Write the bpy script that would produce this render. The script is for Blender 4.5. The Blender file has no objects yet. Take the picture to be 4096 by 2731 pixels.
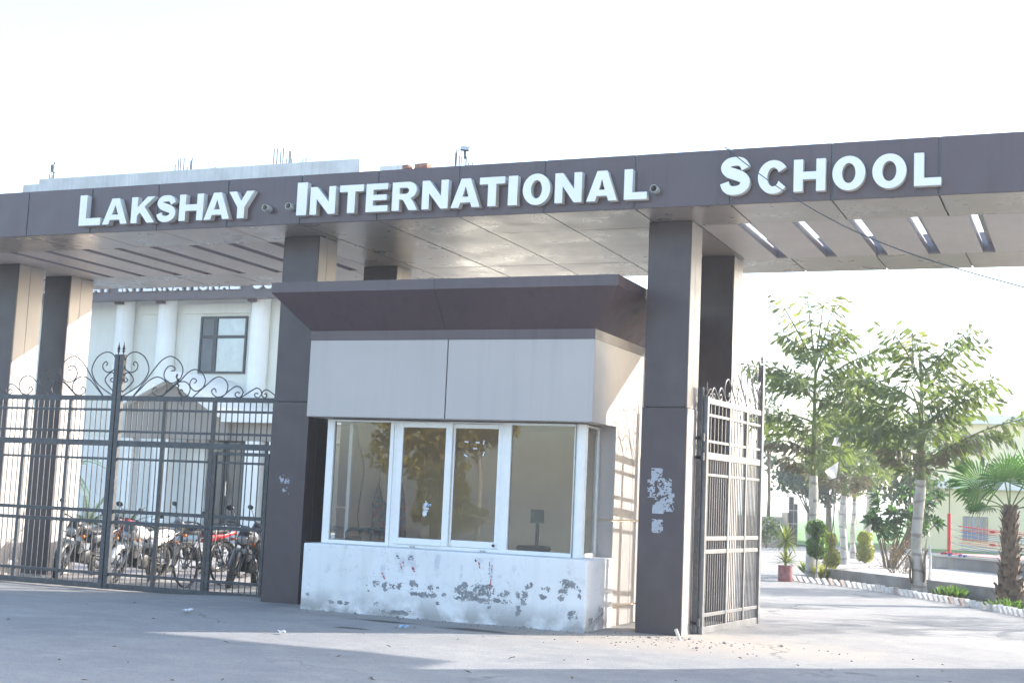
import bpy, math, random
from mathutils import Vector, Matrix, noise, Euler
random.seed(11)
R = math.radians
SC = bpy.context.scene
COL = SC.collection
V = Vector

# ------------------------------------------------------------------ camera
IW, IH, FPX, EYE = 4096.0, 2731.0, 5450.236, 1.609
YAW, PIT, ROL = 0.40451, 0.11449, 0.04372
_cy, _sy, _cp, _sp = math.cos(YAW), math.sin(YAW), math.cos(PIT), math.sin(PIT)
FW = V((-_sy * _cp, _cy * _cp, _sp)); RT = V((_cy, _sy, 0)); UPV = RT.cross(FW)
_c, _s = math.cos(ROL), math.sin(ROL)
RR = RT * _c + UPV * _s; UU = RT * -_s + UPV * _c
CAMP = V((0, 0, EYE))
cam_d = bpy.data.cameras.new('camera'); cam = bpy.data.objects.new('camera', cam_d); COL.objects.link(cam)
cam_d.sensor_width = 36; cam_d.lens = 36 * FPX / IW; cam_d.clip_start = .1; cam_d.clip_end = 3000
cam.matrix_world = Matrix(((RR.x, UU.x, -FW.x, 0), (RR.y, UU.y, -FW.y, 0), (RR.z, UU.z, -FW.z, EYE), (0, 0, 0, 1)))
SC.camera = cam

# ------------------------------------------------------------------ light
SUN = V((1.0, .92, .575)).normalized()
EL = math.asin(SUN.z); AZ = math.atan2(SUN.x, SUN.y)
W = bpy.data.worlds.new('World'); SC.world = W; W.use_nodes = True
nt = W.node_tree; sky = nt.nodes.new('ShaderNodeTexSky'); sky.sky_type = 'NISHITA'
sky.sun_disc = False; sky.sun_elevation = EL; sky.sun_rotation = AZ
sky.air_density = 1.0; sky.dust_density = 2.0; sky.ozone_density = 1.0; sky.altitude = 200
nt.links.new(sky.outputs[0], nt.nodes['Background'].inputs[0]); nt.nodes['Background'].inputs[1].default_value = .142
sun_d = bpy.data.lights.new('sun', 'SUN'); sun_d.energy = 2.75; sun_d.angle = R(.55); sun_d.color = (1, .95, .885)
sun = bpy.data.objects.new('sun', sun_d); COL.objects.link(sun)
sun.rotation_euler = SUN.to_track_quat('Z', 'Y').to_euler(); sun.location = (20, 20, 30)
SC.view_settings.view_transform = 'Standard'; SC.view_settings.look = 'None'
SC.view_settings.exposure = 2.1; SC.view_settings.gamma = 1; SC.view_settings.use_curve_mapping = False
SC.render.engine = 'CYCLES'
cy = SC.cycles; cy.use_denoising = True; cy.max_bounces = 7; cy.diffuse_bounces = 4; cy.glossy_bounces = 3
cy.transmission_bounces = 4; cy.transparent_max_bounces = 12; cy.caustics_reflective = False; cy.caustics_refractive = False
cy.sample_clamp_indirect = 6

# ------------------------------------------------------------------ helpers
def ray(u, v): return FW + RR * ((u - IW / 2) / FPX) - UU * ((v - IH / 2) / FPX)
def at(u, v, y): d = ray(u, v); return CAMP + d * (y / d.y)
def gnd(u, v, z=0.): d = ray(u, v); return CAMP + d * ((z - EYE) / d.z)
def crop(ox, oy, s): return lambda x, y: (ox + x * s, oy + y * s)
A1 = crop(0, 500, .5952); A2 = crop(0, 1300, .7013); D1 = crop(540, 1340, .2934); D2 = crop(300, 1700, .34864)
D3 = crop(3000, 1750, .38256); D4 = crop(3500, 1500, .44644); A8 = crop(3000, 1100, .8925); B7 = crop(2950, 1900, .48724)

def gz(x, y):                       # the yard falls a little towards the left gate
    t = min(1, max(0, (-10.9 - x) / 3.2)); t = t * t * (3 - 2 * t)
    w = min(1, max(0, (y - 13.5) / 3.)); w = w * w * (3 - 2 * w)
    return -.085 * t * w

def lnk(o): COL.objects.link(o); return o
def tag(o, label, cat, group=None, kind=None):
    if label: o['label'] = label
    if cat: o['category'] = cat
    if group: o['group'] = group
    if kind: o['kind'] = kind
    return o
def thing(name, label, cat, loc=(0, 0, 0), group=None, rot=None):
    o = lnk(bpy.data.objects.new(name, None)); o.location = loc; o.empty_display_size = .2
    if rot: o.rotation_euler = rot
    return tag(o, label, cat, group)

class MB:
    def __init__(s): s.v = []; s.f = []; s.m = []; s.mi = 0
    def add(s, vs, fs):
        n = len(s.v); s.v += [tuple(p) for p in vs]; s.f += [tuple(i + n for i in f) for f in fs]; s.m += [s.mi] * len(fs)
    def box(s, x0, x1, y0, y1, z0, z1):
        s.add([(x, y, z) for x in (x0, x1) for y in (y0, y1) for z in (z0, z1)],
              [(0, 1, 3, 2), (4, 6, 7, 5), (0, 4, 5, 1), (2, 3, 7, 6), (0, 2, 6, 4), (1, 5, 7, 3)]); return s
    def obox(s, c, a, b, d):
        c, a, b, d = V(c), V(a), V(b), V(d)
        s.add([c + a * i + b * j + d * k for i in (-1, 1) for j in (-1, 1) for k in (-1, 1)],
              [(0, 1, 3, 2), (4, 6, 7, 5), (0, 4, 5, 1), (2, 3, 7, 6), (0, 2, 6, 4), (1, 5, 7, 3)]); return s
    def bar(s, p, q, w, t=None, up=(0, 0, 1)):          # a straight box bar from p to q
        p, q = V(p), V(q); d = q - p; L = d.length; d.normalize(); a = V(up).cross(d)
        if a.length < 1e-3: a = V((1, 0, 0))
        a.normalize(); b = d.cross(a); return s.obox((p + q) / 2, d * L / 2, a * w / 2, b * (t or w) / 2)
    def tube(s, pts, r, n=6, cap=True):
        pts = [V(p) for p in pts]; k = len(pts); rs = r if isinstance(r, (list, tuple)) else [r] * k
        vs = []; pa = None
        for i, p in enumerate(pts):
            d = (pts[min(i + 1, k - 1)] - pts[max(i - 1, 0)])
            if d.length < 1e-9: d = V((0, 0, 1))
            d.normalize()
            if pa is None: pa = d.orthogonal().normalized()
            a = (pa - d * pa.dot(d))
            if a.length < 1e-4: a = d.orthogonal()
            a.normalize(); pa = a; b = d.cross(a)
            vs += [p + (a * math.cos(2 * math.pi * j / n) + b * math.sin(2 * math.pi * j / n)) * rs[i] for j in range(n)]
        fs = [(i * n + j, i * n + (j + 1) % n, (i + 1) * n + (j + 1) % n, (i + 1) * n + j) for i in range(k - 1) for j in range(n)]
        if cap: fs += [tuple(range(n - 1, -1, -1)), tuple((k - 1) * n + j for j in range(n))]
        s.add(vs, fs); return s
    def lathe(s, prof, c=(0, 0, 0), n=16, ax='z', cap=True):
        c = V(c); vs = []
        for r, h in prof:
            for j in range(n):
                t = 2 * math.pi * j / n; p, q = r * math.cos(t), r * math.sin(t)
                vs.append(c + (V((p, q, h)) if ax == 'z' else V((p, h, q)) if ax == 'y' else V((h, p, q))))
        k = len(prof); fs = [(i * n + j, i * n + (j + 1) % n, (i + 1) * n + (j + 1) % n, (i + 1) * n + j) for i in range(k - 1) for j in range(n)]
        if cap: fs += [tuple(range(n - 1, -1, -1)), tuple((k - 1) * n + j for j in range(n))]
        s.add(vs, fs); return s
    def loft(s, secs, n=12, cap=True):                  # sections (x, zc, halfwidth, halfheight, power) along x
        vs = []
        for x, zc, hw, hh, pw in secs:
            for j in range(n):
                t = 2 * math.pi * j / n; a, b = math.cos(t), math.sin(t)
                vs.append((x, math.copysign(abs(a) ** (2 / pw), a) * hw, zc + math.copysign(abs(b) ** (2 / pw), b) * hh))
        k = len(secs); fs = [(i * n + j, i * n + (j + 1) % n, (i + 1) * n + (j + 1) % n, (i + 1) * n + j) for i in range(k - 1) for j in range(n)]
        if cap: fs += [tuple(range(n - 1, -1, -1)), tuple((k - 1) * n + j for j in range(n))]
        s.add(vs, fs); return s
    def ball(s, c, rx, ry=None, rz=None, n=10, m=6):
        ry = ry or rx; rz = rz or rx; c = V(c); vs = [c + V((0, 0, -rz))]
        for i in range(1, m):
            t = -math.pi / 2 + math.pi * i / m
            vs += [c + V((rx * math.cos(t) * math.cos(2 * math.pi * j / n), ry * math.cos(t) * math.sin(2 * math.pi * j / n), rz * math.sin(t))) for j in range(n)]
        vs.append(c + V((0, 0, rz))); fs = [(0, 1 + (j + 1) % n, 1 + j) for j in range(n)]
        fs += [(1 + i * n + j, 1 + i * n + (j + 1) % n, 1 + (i + 1) * n + (j + 1) % n, 1 + (i + 1) * n + j) for i in range(m - 2) for j in range(n)]
        o = 1 + (m - 2) * n; fs += [(o + j, o + (j + 1) % n, len(vs) - 1) for j in range(n)]
        s.add(vs, fs); return s
    def prism(s, poly, f, dv):                          # polygon mapped by f, extruded by dv
        n = len(poly); a = [V(f(*p)) for p in poly]; dv = V(dv)
        s.add(a + [p + dv for p in a], [tuple(range(n - 1, -1, -1)), tuple(range(n, 2 * n))] + [(i, (i + 1) % n, n + (i + 1) % n, n + i) for i in range(n)]); return s
    def quad(s, *p): s.add(p, [tuple(range(len(p)))]); return s
    def xf(s, M, i0=0):
        for i in range(i0, len(s.v)): s.v[i] = tuple(M @ V(s.v[i]))
        return s
    def build(s, name, mat, parent=None, smooth=False, bevel=0, local=False, fix=False):
        me = bpy.data.meshes.new(name); me.from_pydata(s.v, [], s.f); mats = mat if isinstance(mat, (list, tuple)) else [mat]
        for m in mats: me.materials.append(m)
        if len(mats) > 1: me.polygons.foreach_set('material_index', s.m)
        if smooth: me.polygons.foreach_set('use_smooth', [True] * len(me.polygons))
        me.update(); o = lnk(bpy.data.objects.new(name, me))
        if fix:
            import bmesh
            b = bmesh.new(); b.from_mesh(me); bmesh.ops.recalc_face_normals(b, faces=b.faces); b.to_mesh(me); b.free()
        if smooth == 'auto': me.set_sharp_from_angle(angle=R(38))
        if bevel:
            b = o.modifiers.new('bevel', 'BEVEL'); b.width = bevel; b.segments = 2; b.limit_method = 'ANGLE'
        if parent:
            o.parent = parent
            if not local:
                r = parent
                off = V((0, 0, 0))
                while r: off += r.location; r = r.parent
                o.location = -off
        return o

def dup(o, parent=None, loc=None, rot=None):
    c = o.copy(); lnk(c)
    if parent: c.parent = parent
    if loc is not None: c.location = loc
    if rot is not None: c.rotation_euler = rot
    for ch in list(o.children): dup(ch, c)
    return c

def cat(pts, n=6):                                      # Catmull-Rom through points
    P = [V(p) for p in pts]; P = [P[0] * 2 - P[1]] + P + [P[-1] * 2 - P[-2]]; out = []
    for i in range(1, len(P) - 2):
        a, b, c, d = P[i - 1:i + 3]
        for k in range(n):
            t = k / n; out.append(.5 * (2 * b + (c - a) * t + (2 * a - 5 * b + 4 * c - d) * t * t + (3 * b - a - 3 * c + d) * t ** 3))
    return out + [P[-2]]

# ------------------------------------------------------------------ materials
class NT:
    def __init__(s, name):
        s.m = bpy.data.materials.new(name); s.m.use_nodes = True; s.t = s.m.node_tree; s.n = s.t.nodes
        s.b = s.n['Principled BSDF']; s.out = s.n['Material Output']; s.g = s.n.new('ShaderNodeNewGeometry'); s.pos = s.g.outputs['Position']
    def l(s, a, b): s.t.links.new(a, b)
    def noise(s, sc, det=4, rough=.55, vec=None, stretch=None):
        n = s.n.new('ShaderNodeTexNoise'); n.inputs['Scale'].default_value = sc; n.inputs['Detail'].default_value = det; n.inputs['Roughness'].default_value = rough
        v = vec or s.pos
        if stretch:
            mp = s.n.new('ShaderNodeMapping'); mp.inputs['Scale'].default_value = stretch; s.l(v, mp.inputs[0]); v = mp.outputs[0]
        s.l(v, n.inputs['Vector']); return n.outputs[0]
    def ramp(s, x, a, b, lo=0., hi=1.):
        n = s.n.new('ShaderNodeMapRange'); n.inputs[1].default_value = a; n.inputs[2].default_value = b; n.inputs[3].default_value = lo; n.inputs[4].default_value = hi
        s.l(x, n.inputs[0]); return n.outputs[0]
    def math(s, op, a, b=None):
        n = s.n.new('ShaderNodeMath'); n.operation = op
        for i, q in enumerate((a, b)):
            if q is None: continue
            if isinstance(q, (int, float)): n.inputs[i].default_value = q
            else: s.l(q, n.inputs[i])
        return n.outputs[0]
    def mix(s, f, a, b):
        n = s.n.new('ShaderNodeMix'); n.data_type = 'RGBA'
        for i, q in ((0, f), (6, a), (7, b)):
            if isinstance(q, (int, float)): n.inputs[i].default_value = q
            elif isinstance(q, (tuple, list)): n.inputs[i].default_value = (*q[:3], 1)
            else: s.l(q, n.inputs[i])
        return n.outputs[2]
    def bump(s, h, st=.3, d=.01, prev=None):
        n = s.n.new('ShaderNodeBump'); n.inputs['Strength'].default_value = st; n.inputs['Distance'].default_value = d; s.l(h, n.inputs['Height'])
        if prev: s.l(prev, n.inputs['Normal'])
        s.l(n.outputs[0], s.b.inputs['Normal']); return n.outputs[0]
    def sep(s):
        n = s.n.new('ShaderNodeSeparateXYZ'); s.l(s.pos, n.inputs[0]); return n.outputs
    def setc(s, c):
        if isinstance(c, (tuple, list)): s.b.inputs['Base Color'].default_value = (*c, 1)
        else: s.l(c, s.b.inputs['Base Color'])
    def rough(s, r):
        if isinstance(r, (int, float)): s.b.inputs['Roughness'].default_value = r
        else: s.l(r, s.b.inputs['Roughness'])

def sc3(c, k): return tuple(min(1, x * k) for x in c)
def pmat(name, col, rough=.6, metal=0, var=.12, vs=2.5, bump=0, bs=60., streak=0, coat=0, dust=None, spec=.5):
    M = NT(name); n = M.noise(vs, 5); c = M.mix(M.ramp(n, .3, .7), sc3(col, 1 - var), sc3(col, 1 + var))
    if streak:
        st = M.ramp(M.noise(1., 3, stretch=(9, 9, .35)), .52, .72); c = M.mix(M.math('MULTIPLY', st, streak), c, sc3(col, .55))
    if dust:
        dn = M.ramp(M.noise(vs * 3, 6), .45, .75); c = M.mix(M.math('MULTIPLY', dn, dust), c, (.42, .38, .33))
    M.setc(c); M.rough(M.ramp(M.noise(vs * 4, 4), .25, .75, max(.02, rough - .08), min(1, rough + .1)))
    M.b.inputs['Metallic'].default_value = metal; M.b.inputs['Specular IOR Level'].default_value = spec
    if coat: M.b.inputs['Coat Weight'].default_value = coat; M.b.inputs['Coat Roughness'].default_value = .142
    if bump: M.bump(M.noise(bs, 5), bump, .01)
    return M.m
def leafmat(name, col, tcol, var=.35, tw=.45, rough=.45):
    M = NT(name); n = M.noise(1.7, 3); n2 = M.noise(9., 2)
    f = M.ramp(M.math('ADD', n, M.math('MULTIPLY', n2, .6)), .5, 1.1)
    M.setc(M.mix(f, sc3(col, 1 - var), sc3(col, 1 + var))); M.rough(rough)
    tr = M.n.new('ShaderNodeBsdfTranslucent'); M.l(M.mix(f, sc3(tcol, 1 - var), sc3(tcol, 1 + var)), tr.inputs[0])
    ms = M.n.new('ShaderNodeMixShader'); ms.inputs[0].default_value = tw
    M.l(M.b.outputs[0], ms.inputs[1]); M.l(tr.outputs[0], ms.inputs[2]); M.l(ms.outputs[0], M.out.inputs[0]); return M.m
def glassmat(name, tint=(.86, .9, .88), k=1.7, base=.03, dirt=.0):
    M = NT(name); fr = M.n.new('ShaderNodeFresnel'); fr.inputs[0].default_value = 1.5
    f = M.math('MINIMUM', M.math('ADD', M.math('MULTIPLY', fr.outputs[0], k), base), 1.)
    tr = M.n.new('ShaderNodeBsdfTransparent'); tr.inputs[0].default_value = (*tint, 1)
    gl = M.n.new('ShaderNodeBsdfGlossy'); gl.inputs['Roughness'].default_value = .01
    bp = M.n.new('ShaderNodeBump'); bp.inputs['Strength'].default_value = .03; bp.inputs['Distance'].default_value = .02; M.l(M.noise(2.2, 1), bp.inputs['Height']); M.l(bp.outputs[0], gl.inputs['Normal'])
    ms = M.n.new('ShaderNodeMixShader'); M.l(f, ms.inputs[0]); M.l(tr.outputs[0], ms.inputs[1]); M.l(gl.outputs[0], ms.inputs[2])
    o = ms.outputs[0]
    if dirt:
        df = M.n.new('ShaderNodeBsdfDiffuse'); df.inputs[0].default_value = (.5, .48, .42, 1)
        m2 = M.n.new('ShaderNodeMixShader'); M.l(M.ramp(M.noise(1.5, 5), .3, .8, dirt * .5, dirt * 1.5), m2.inputs[0]); M.l(o, m2.inputs[1]); M.l(df.outputs[0], m2.inputs[2]); o = m2.outputs[0]
    M.l(o, M.out.inputs[0]); return M.m

# aluminium composite cladding
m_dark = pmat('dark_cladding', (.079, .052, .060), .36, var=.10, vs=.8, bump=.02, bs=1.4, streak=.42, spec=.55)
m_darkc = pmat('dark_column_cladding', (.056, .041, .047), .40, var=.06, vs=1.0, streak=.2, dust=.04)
m_core = pmat('joint_core', (.02, .025, .03), .6)
m_seal = pmat('joint_sealant', (.10, .12, .13), .7)
m_slat_side = pmat('skylit_cladding', (.29, .268, .28), .4, var=.08)  # dark cladding round the slots, skylight's lilac tint put into the colour
m_beige = pmat('beige_cladding', (.45, .413, .392), .42, var=.05, vs=.7, bump=.015, bs=1.2, streak=.12, spec=.5)
m_soffit = pmat('beige_soffit_cladding', (.35, .312, .28), .30, metal=.25, var=.04, vs=.5, spec=.8)
_b = m_soffit.node_tree
_M = NT.__new__(NT); _M.m = m_soffit; _M.t = _b; _M.n = _b.nodes; _M.b = _b.nodes['Principled BSDF']; _M.pos = [x for x in _b.nodes if x.type == 'NEW_GEOMETRY'][0].outputs['Position']; _M.bump(_M.noise(.85, 0, stretch=(.8, 1.3, 1)), .35, .03)
m_white = pmat('white_upvc', (.80, .80, .78), .32, var=.04, vs=4, dust=.06)
m_letter = pmat('white_letter_acrylic', (.82, .82, .82), .35, var=.03, vs=2, dust=.05)
m_lside = pmat('letter_side', (.62, .61, .56), .5, var=.1, vs=5, dust=.15)
m_pipe = pmat('grey_pvc', (.42, .43, .40), .5, var=.1)
m_pipein = pmat('pipe_inside', (.03, .035, .03), .8)
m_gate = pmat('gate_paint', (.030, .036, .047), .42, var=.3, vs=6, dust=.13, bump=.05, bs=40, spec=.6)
m_gate_lit = pmat('lit_gate_paint', (.125, .13, .14), .36, var=.25, vs=6, dust=.1, bump=.05, bs=40, spec=.8)  # lighter copy of the gate paint, sunlight put into the colour
m_rust = pmat('rusty_steel', (.05, .035, .03), .8, var=.4, vs=12)
m_concrete = pmat('bare_concrete', (.52, .53, .52), .9, var=.16, vs=1.3, bump=.35, bs=14, streak=.35)
m_brick = pmat('red_brick', (.30, .12, .075), .9, var=.3, vs=9, bump=.5, bs=50, dust=.65)
m_greyp = pmat('bare_grey_plaster', (.28, .285, .295), .9, var=.3, vs=14, bump=.6, bs=60)
m_paper = pmat('torn_paper', (.40, .42, .46), .8, var=.12, vs=20)
m_paper2 = pmat('poster_paper', (.70, .71, .74), .8, var=.08, vs=20)
m_red = pmat('red_paint', (.45, .02, .02), .35, var=.1, coat=.4)
m_redink = pmat('red_ink', (.50, .04, .05), .7, var=.1)
m_blueink = pmat('dark_blue_ink', (.05, .05, .13), .7, var=.1)
m_blue = pmat('sky_blue_paper', (.25, .45, .62), .5, var=.15, vs=30)
# ================================================================== GROUND
def ground_mat():
    M = NT('dusty_asphalt'); x, y, z = M.sep()
    n1 = M.noise(.35, 5); n2 = M.noise(2.2, 6); n3 = M.noise(38, 3); n4 = M.noise(190, 2)
    n5 = M.noise(1., 5, stretch=(.5, 2.2, 1)); n6 = M.noise(9., 5); n7 = M.noise(75, 2)
    c = M.mix(M.ramp(n1, .35, .65), (.265, .261, .26), (.365, .352, .335))
    c = M.mix(M.math('MULTIPLY', M.ramp(n2, .45, .72), .5), c, (.43, .41, .375))
    c = M.mix(M.math('MULTIPLY', M.ramp(n5, .52, .72), .3), c, (.205, .203, .205))
    c = M.mix(M.math('MULTIPLY', M.ramp(n6, .52, .75), .4), c, (.205, .20, .197))
    c = M.mix(M.math('MULTIPLY', M.ramp(n3, .52, .7), .5), c, (.13, .13, .135))
    c = M.mix(M.math('MULTIPLY', M.ramp(n7, .58, .7), .55), c, (.42, .40, .38))
    c = M.mix(M.math('MULTIPLY', M.ramp(n4, .58, .75), .5), c, (.12, .118, .12))
    # sandy drift round the pier foot and along the booth
    def blob(cx, cy, rx, ry, soft=1.):
        a = M.math('DIVIDE', M.math('SUBTRACT', x, cx), rx); b = M.math('DIVIDE', M.math('SUBTRACT', y, cy), ry)
        d = M.math('SQRT', M.math('ADD', M.math('MULTIPLY', a, a), M.math('MULTIPLY', b, b)))
        return M.ramp(M.math('ADD', d, M.math('MULTIPLY', M.math('SUBTRACT', M.noise(3.2, 6), .5), 1.1)), 1 + .25 * soft, .6)
    c = M.mix(M.math('MULTIPLY', blob(-4.6, 16.1, 2.4, 1.3), .75), c, (.40, .345, .29))
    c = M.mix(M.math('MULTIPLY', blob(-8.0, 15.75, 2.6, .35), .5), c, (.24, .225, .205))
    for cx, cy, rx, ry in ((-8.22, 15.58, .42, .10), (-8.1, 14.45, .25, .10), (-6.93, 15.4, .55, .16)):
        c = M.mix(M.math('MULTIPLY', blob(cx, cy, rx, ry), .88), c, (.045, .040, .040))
    dn = blob(-15, 24, 7, 7); c = M.mix(M.math('MULTIPLY', dn, .8), c, (.33, .305, .285))
    vo = M.n.new('ShaderNodeTexVoronoi'); vo.feature = 'DISTANCE_TO_EDGE'; vo.inputs['Scale'].default_value = .33
    wv = M.n.new('ShaderNodeVectorMath'); wv.operation = 'ADD'; nn = M.n.new('ShaderNodeTexNoise'); nn.inputs['Scale'].default_value = 1.6; M.l(M.pos, nn.inputs['Vector'])
    M.l(M.pos, wv.inputs[0]); M.l(nn.outputs[1], wv.inputs[1]); M.l(wv.outputs[0], vo.inputs['Vector'])
    cr = M.math('MULTIPLY', M.ramp(vo.outputs[0], .012, .004), M.ramp(n1, .5, .6)); c = M.mix(M.math('MULTIPLY', cr, .55), c, (.07, .07, .07))
    M.setc(c); M.rough(.88); M.b.inputs['Specular IOR Level'].default_value = .3
    b = M.bump(n4, .5, .006); b = M.bump(n3, .45, .012, b); M.bump(n2, .35, .03, b); return M.m
m_ground = ground_mat()
def axis(lo, a, b, hi, step, far):
    r = []; q = a
    while q < b: r.append(q); q += step
    o = b; s = step
    while o < hi: r.append(o); s *= far; o += s
    r.append(hi); o = a; s = step
    while True:
        s *= far; o -= s
        if o <= lo: break
        r.insert(0, o)
    r.insert(0, lo); return r
xs = axis(-900, -22, 6, 900, .45, 1.5); ys = axis(-500, 8, 42, 1500, .45, 1.5)
g = MB(); g.v = [(x, y, gz(x, y) + (.012 * noise.noise(V((x * .8, y * .8, 0))) if 8 < y < 42 and -22 < x < 6 else 0)) for y in ys for x in xs]
nx = len(xs); g.f = [(j * nx + i, j * nx + i + 1, (j + 1) * nx + i + 1, (j + 1) * nx + i) for j in range(len(ys) - 1) for i in range(nx - 1)]
g.m = [0] * len(g.f); tag(g.build('ground', m_ground, smooth=True), 'dusty grey asphalt forecourt and drive with sandy patches', 'ground', kind='structure')
mf = pmat('crop_field', (.10, .22, .05), .9, var=.25, vs=.5, bump=.5, bs=6)
g = MB(); g.quad((-700, 66, .02), (60, 66, .02), (600, 1400, .02), (-900, 1400, .02))
tag(g.build('field', mf), 'flat green crop field beyond the compound wall', 'field', kind='structure')

# ================================================================== GATEWAY
ZB, ZT, YF, SF, SB, YR = 5.273, 5.966, 15.991, 17.143, 19.633, 20.853
S0, PW = -15.015, 1.22
GW = thing('school_gateway', 'long dark clad entrance gateway on six paired pillars with slatted beige canopy', 'gateway', (-8, 18, 0))
XL, XR = -19.2, 3.4
MB().box(XL + .02, XR - .02, YF + .03, SF - .03, ZB + .03, ZT - .012).build('front_beam_core', m_core, GW)
MB().box(XL + .02, XR - .02, SB + .03, YR - .03, ZB + .03, 5.56).build('rear_beam_core', m_slat_side, GW)
MB().box(-10.9, -4.72, SF - .02, SB + .02, ZB + .03, ZT - .05).build('middle_slab_core', m_core, GW)
def seams(lo, hi):
    q = [lo]; i = math.ceil((lo - S0) / PW)
    while S0 + i * PW < hi - .05:
        if S0 + i * PW > lo + .05: q.append(S0 + i * PW)
        i += 1
    return q + [hi]
q = seams(XL, XR); e = .013
for a, b in zip(q, q[1:]):
    MB().box(a + e, b - e, YF + random.uniform(-.002, .002), YF + .028, ZB + .002, ZT).build('fascia_panel', m_dark, GW, bevel=.006)
    MB().box(b - .012, b + .012, YF + .012, YF + .03, ZB + .004, ZT - .004).build('joint_strip', m_seal, GW)
    MB().box(a + .010, b - .010, YF + .03, SF - .005, ZB + random.uniform(0, .003), ZB + .028).build('soffit_panel', m_soffit, GW)
    MB().box(a + .010, b - .010, SB + .005, YR - .03, ZB + random.uniform(0, .003), ZB + .028).build('soffit_panel', m_soffit, GW)
    MB().box(a + e, b - e, YR - .028, YR, ZB + .002, 5.80).build('fascia_panel', m_dark, GW)
    MB().box(a + .006, b - .006, YF + .03, SF, ZT - .011, ZT + .004).build('coping_sheet', m_dark, GW)
q = [x for x in seams(-10.9, -4.72)]
for a, b in zip(q, q[1:]):
    if b - a > .12:
        MB().box(a + .011, b - .011, SF + .010, SB - .010, ZB + random.uniform(0, .004), ZB + .028).build('ceiling_panel', m_soffit, GW)
m_slat = [m_beige, m_slat_side]
def slat(a, b):
    o = MB(); o.box(a, b, SF, SB, ZB + .001, ZB + .006); o.mi = 1; o.box(a + .001, b - .001, SF - .02, SB + .02, ZB + .0065, ZB + .13); o.build('ceiling_slat', m_slat, GW)
SL = [-16.37, -15.65, -14.86, -14.215, -13.53, -12.775, -12.055, -11.335]
edges = [XL] + [v for c in SL for v in (c - .085, c + .085)] + [-10.905]
for a, b in zip(edges[::2], edges[1::2]): slat(a, b)
SRR = [-4.15, -3.44, -2.725, -2.013, -1.285, -.57, .14, .85, 1.56, 2.27]
edges = [-4.715] + [v for c in SRR for v in (c - .083, c + .083)] + [XR]
for a, b in zip(edges[::2], edges[1::2]): slat(a, b)
for c in SL + SRR: MB().box(c - .02, c + .12, SF - .02, SB + .02, ZB + .132, ZB + .142).build('slot_cover', m_slat_side, GW)
ZSEAM = 2.852
def column(x0, x1, y0, y1, low_side=m_beige):
    c = MB().box(x0 + .03, x1 - .03, y0 + .03, y1 - .03, -.12, ZB + .02).build('column', m_core, GW)
    ym = y0 + (y1 - y0) * .47; g_ = .004
    for z0, z1, p, sm in ((-.1, ZSEAM - .004, .012, low_side), (ZSEAM + .004, ZB - .004, 0, m_beige)):
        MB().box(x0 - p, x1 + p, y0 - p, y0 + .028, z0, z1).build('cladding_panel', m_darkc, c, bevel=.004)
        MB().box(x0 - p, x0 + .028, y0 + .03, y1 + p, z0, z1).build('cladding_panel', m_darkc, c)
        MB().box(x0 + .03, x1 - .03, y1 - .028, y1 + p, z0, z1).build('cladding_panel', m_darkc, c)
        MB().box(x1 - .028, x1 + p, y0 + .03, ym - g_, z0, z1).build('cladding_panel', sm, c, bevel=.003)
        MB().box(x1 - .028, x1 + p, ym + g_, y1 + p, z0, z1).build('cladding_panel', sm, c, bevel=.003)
    return c
colR = column(-5.308, -4.733, 16.787, 17.309); column(-5.365, -4.79, 19.312, 19.84)
colM = column(-10.887, -10.297, 16.787, 17.309, m_darkc); column(-10.962, -10.353, 19.312, 19.832, m_darkc)  # lower right sides coloured dark to carry the deep shade beside the booth
column(-17.66, -17.071, 18.065, 18.696); column(-17.64, -17.051, 19.354, 19.975)
column(1.62, 2.20, 17.85, 18.42); column(2.36, 3.38, 17.85, 18.42)  # wider column is added out of view to shape the ground shadow

def ragged(o, cx, cz, w, h, y, seed, cell=.011, thr=.0, ax='x', soft=.5):
    y += (1 if ax == 'y' else -1) * (seed % 50) * .00003
    nx, nz = max(2, int(w / cell)), max(2, int(h / cell))
    for i in range(nx):
        for j in range(nz):
            a, b = (i + .5) / nx * 2 - 1, (j + .5) / nz * 2 - 1
            v = 1 - (a * a + b * b) * soft + 1.0 * noise.noise(V((i * cell * 13 + seed * 7.3, j * cell * 17, seed))) + .8 * noise.noise(V((i * cell * 38, j * cell * 48 + seed * 3.1, seed))) + .4 * noise.noise(V((i * cell * 95, j * cell * 95, seed + .5)))
            if v > .5 + thr:
                x, z = cx + a * w / 2, cz + b * h / 2; k = cell * .53
                if ax == 'x': o.quad((x - k, y, z - k), (x + k, y, z - k), (x + k, y, z + k), (x - k, y, z + k))
                else: o.quad((y, x - k, z - k), (y, x + k, z - k), (y, x + k, z + k), (y, x - k, z + k))
for i, (x, z, w, h, t) in enumerate(((-5.094, 1.993, .15, .16, -.1), (-5.165, 1.82, .10, .24, .12), (-4.99, 1.84, .19, .22, .02), (-5.04, 1.65, .17, .2, .2), (-4.925, 1.65, .14, .24, .0), (-5.067, 1.555, .15, .11, -.5), (-5.068, 1.343, .15, .17, -.15))):
    o = MB(); ragged(o, x, z, w, h, 16.787 - .0145, i, cell=.008, thr=t + .2, soft=.3 if t > -.4 else 0); o.build('paper_remnant', m_paper, GW)['kind'] = 'stuff'
for i, (x, z, w, h, t) in enumerate(((-10.575, 1.707, .09, .1, .2), (-10.665, 1.755, .1, .14, .35), (-10.585, 1.58, .12, .12, .3))):
    o = MB(); ragged(o, x, z, w, h, 16.787 - .0145, i + 20, thr=t); o.build('paper_remnant', m_paper, GW)['kind'] = 'stuff'

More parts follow.
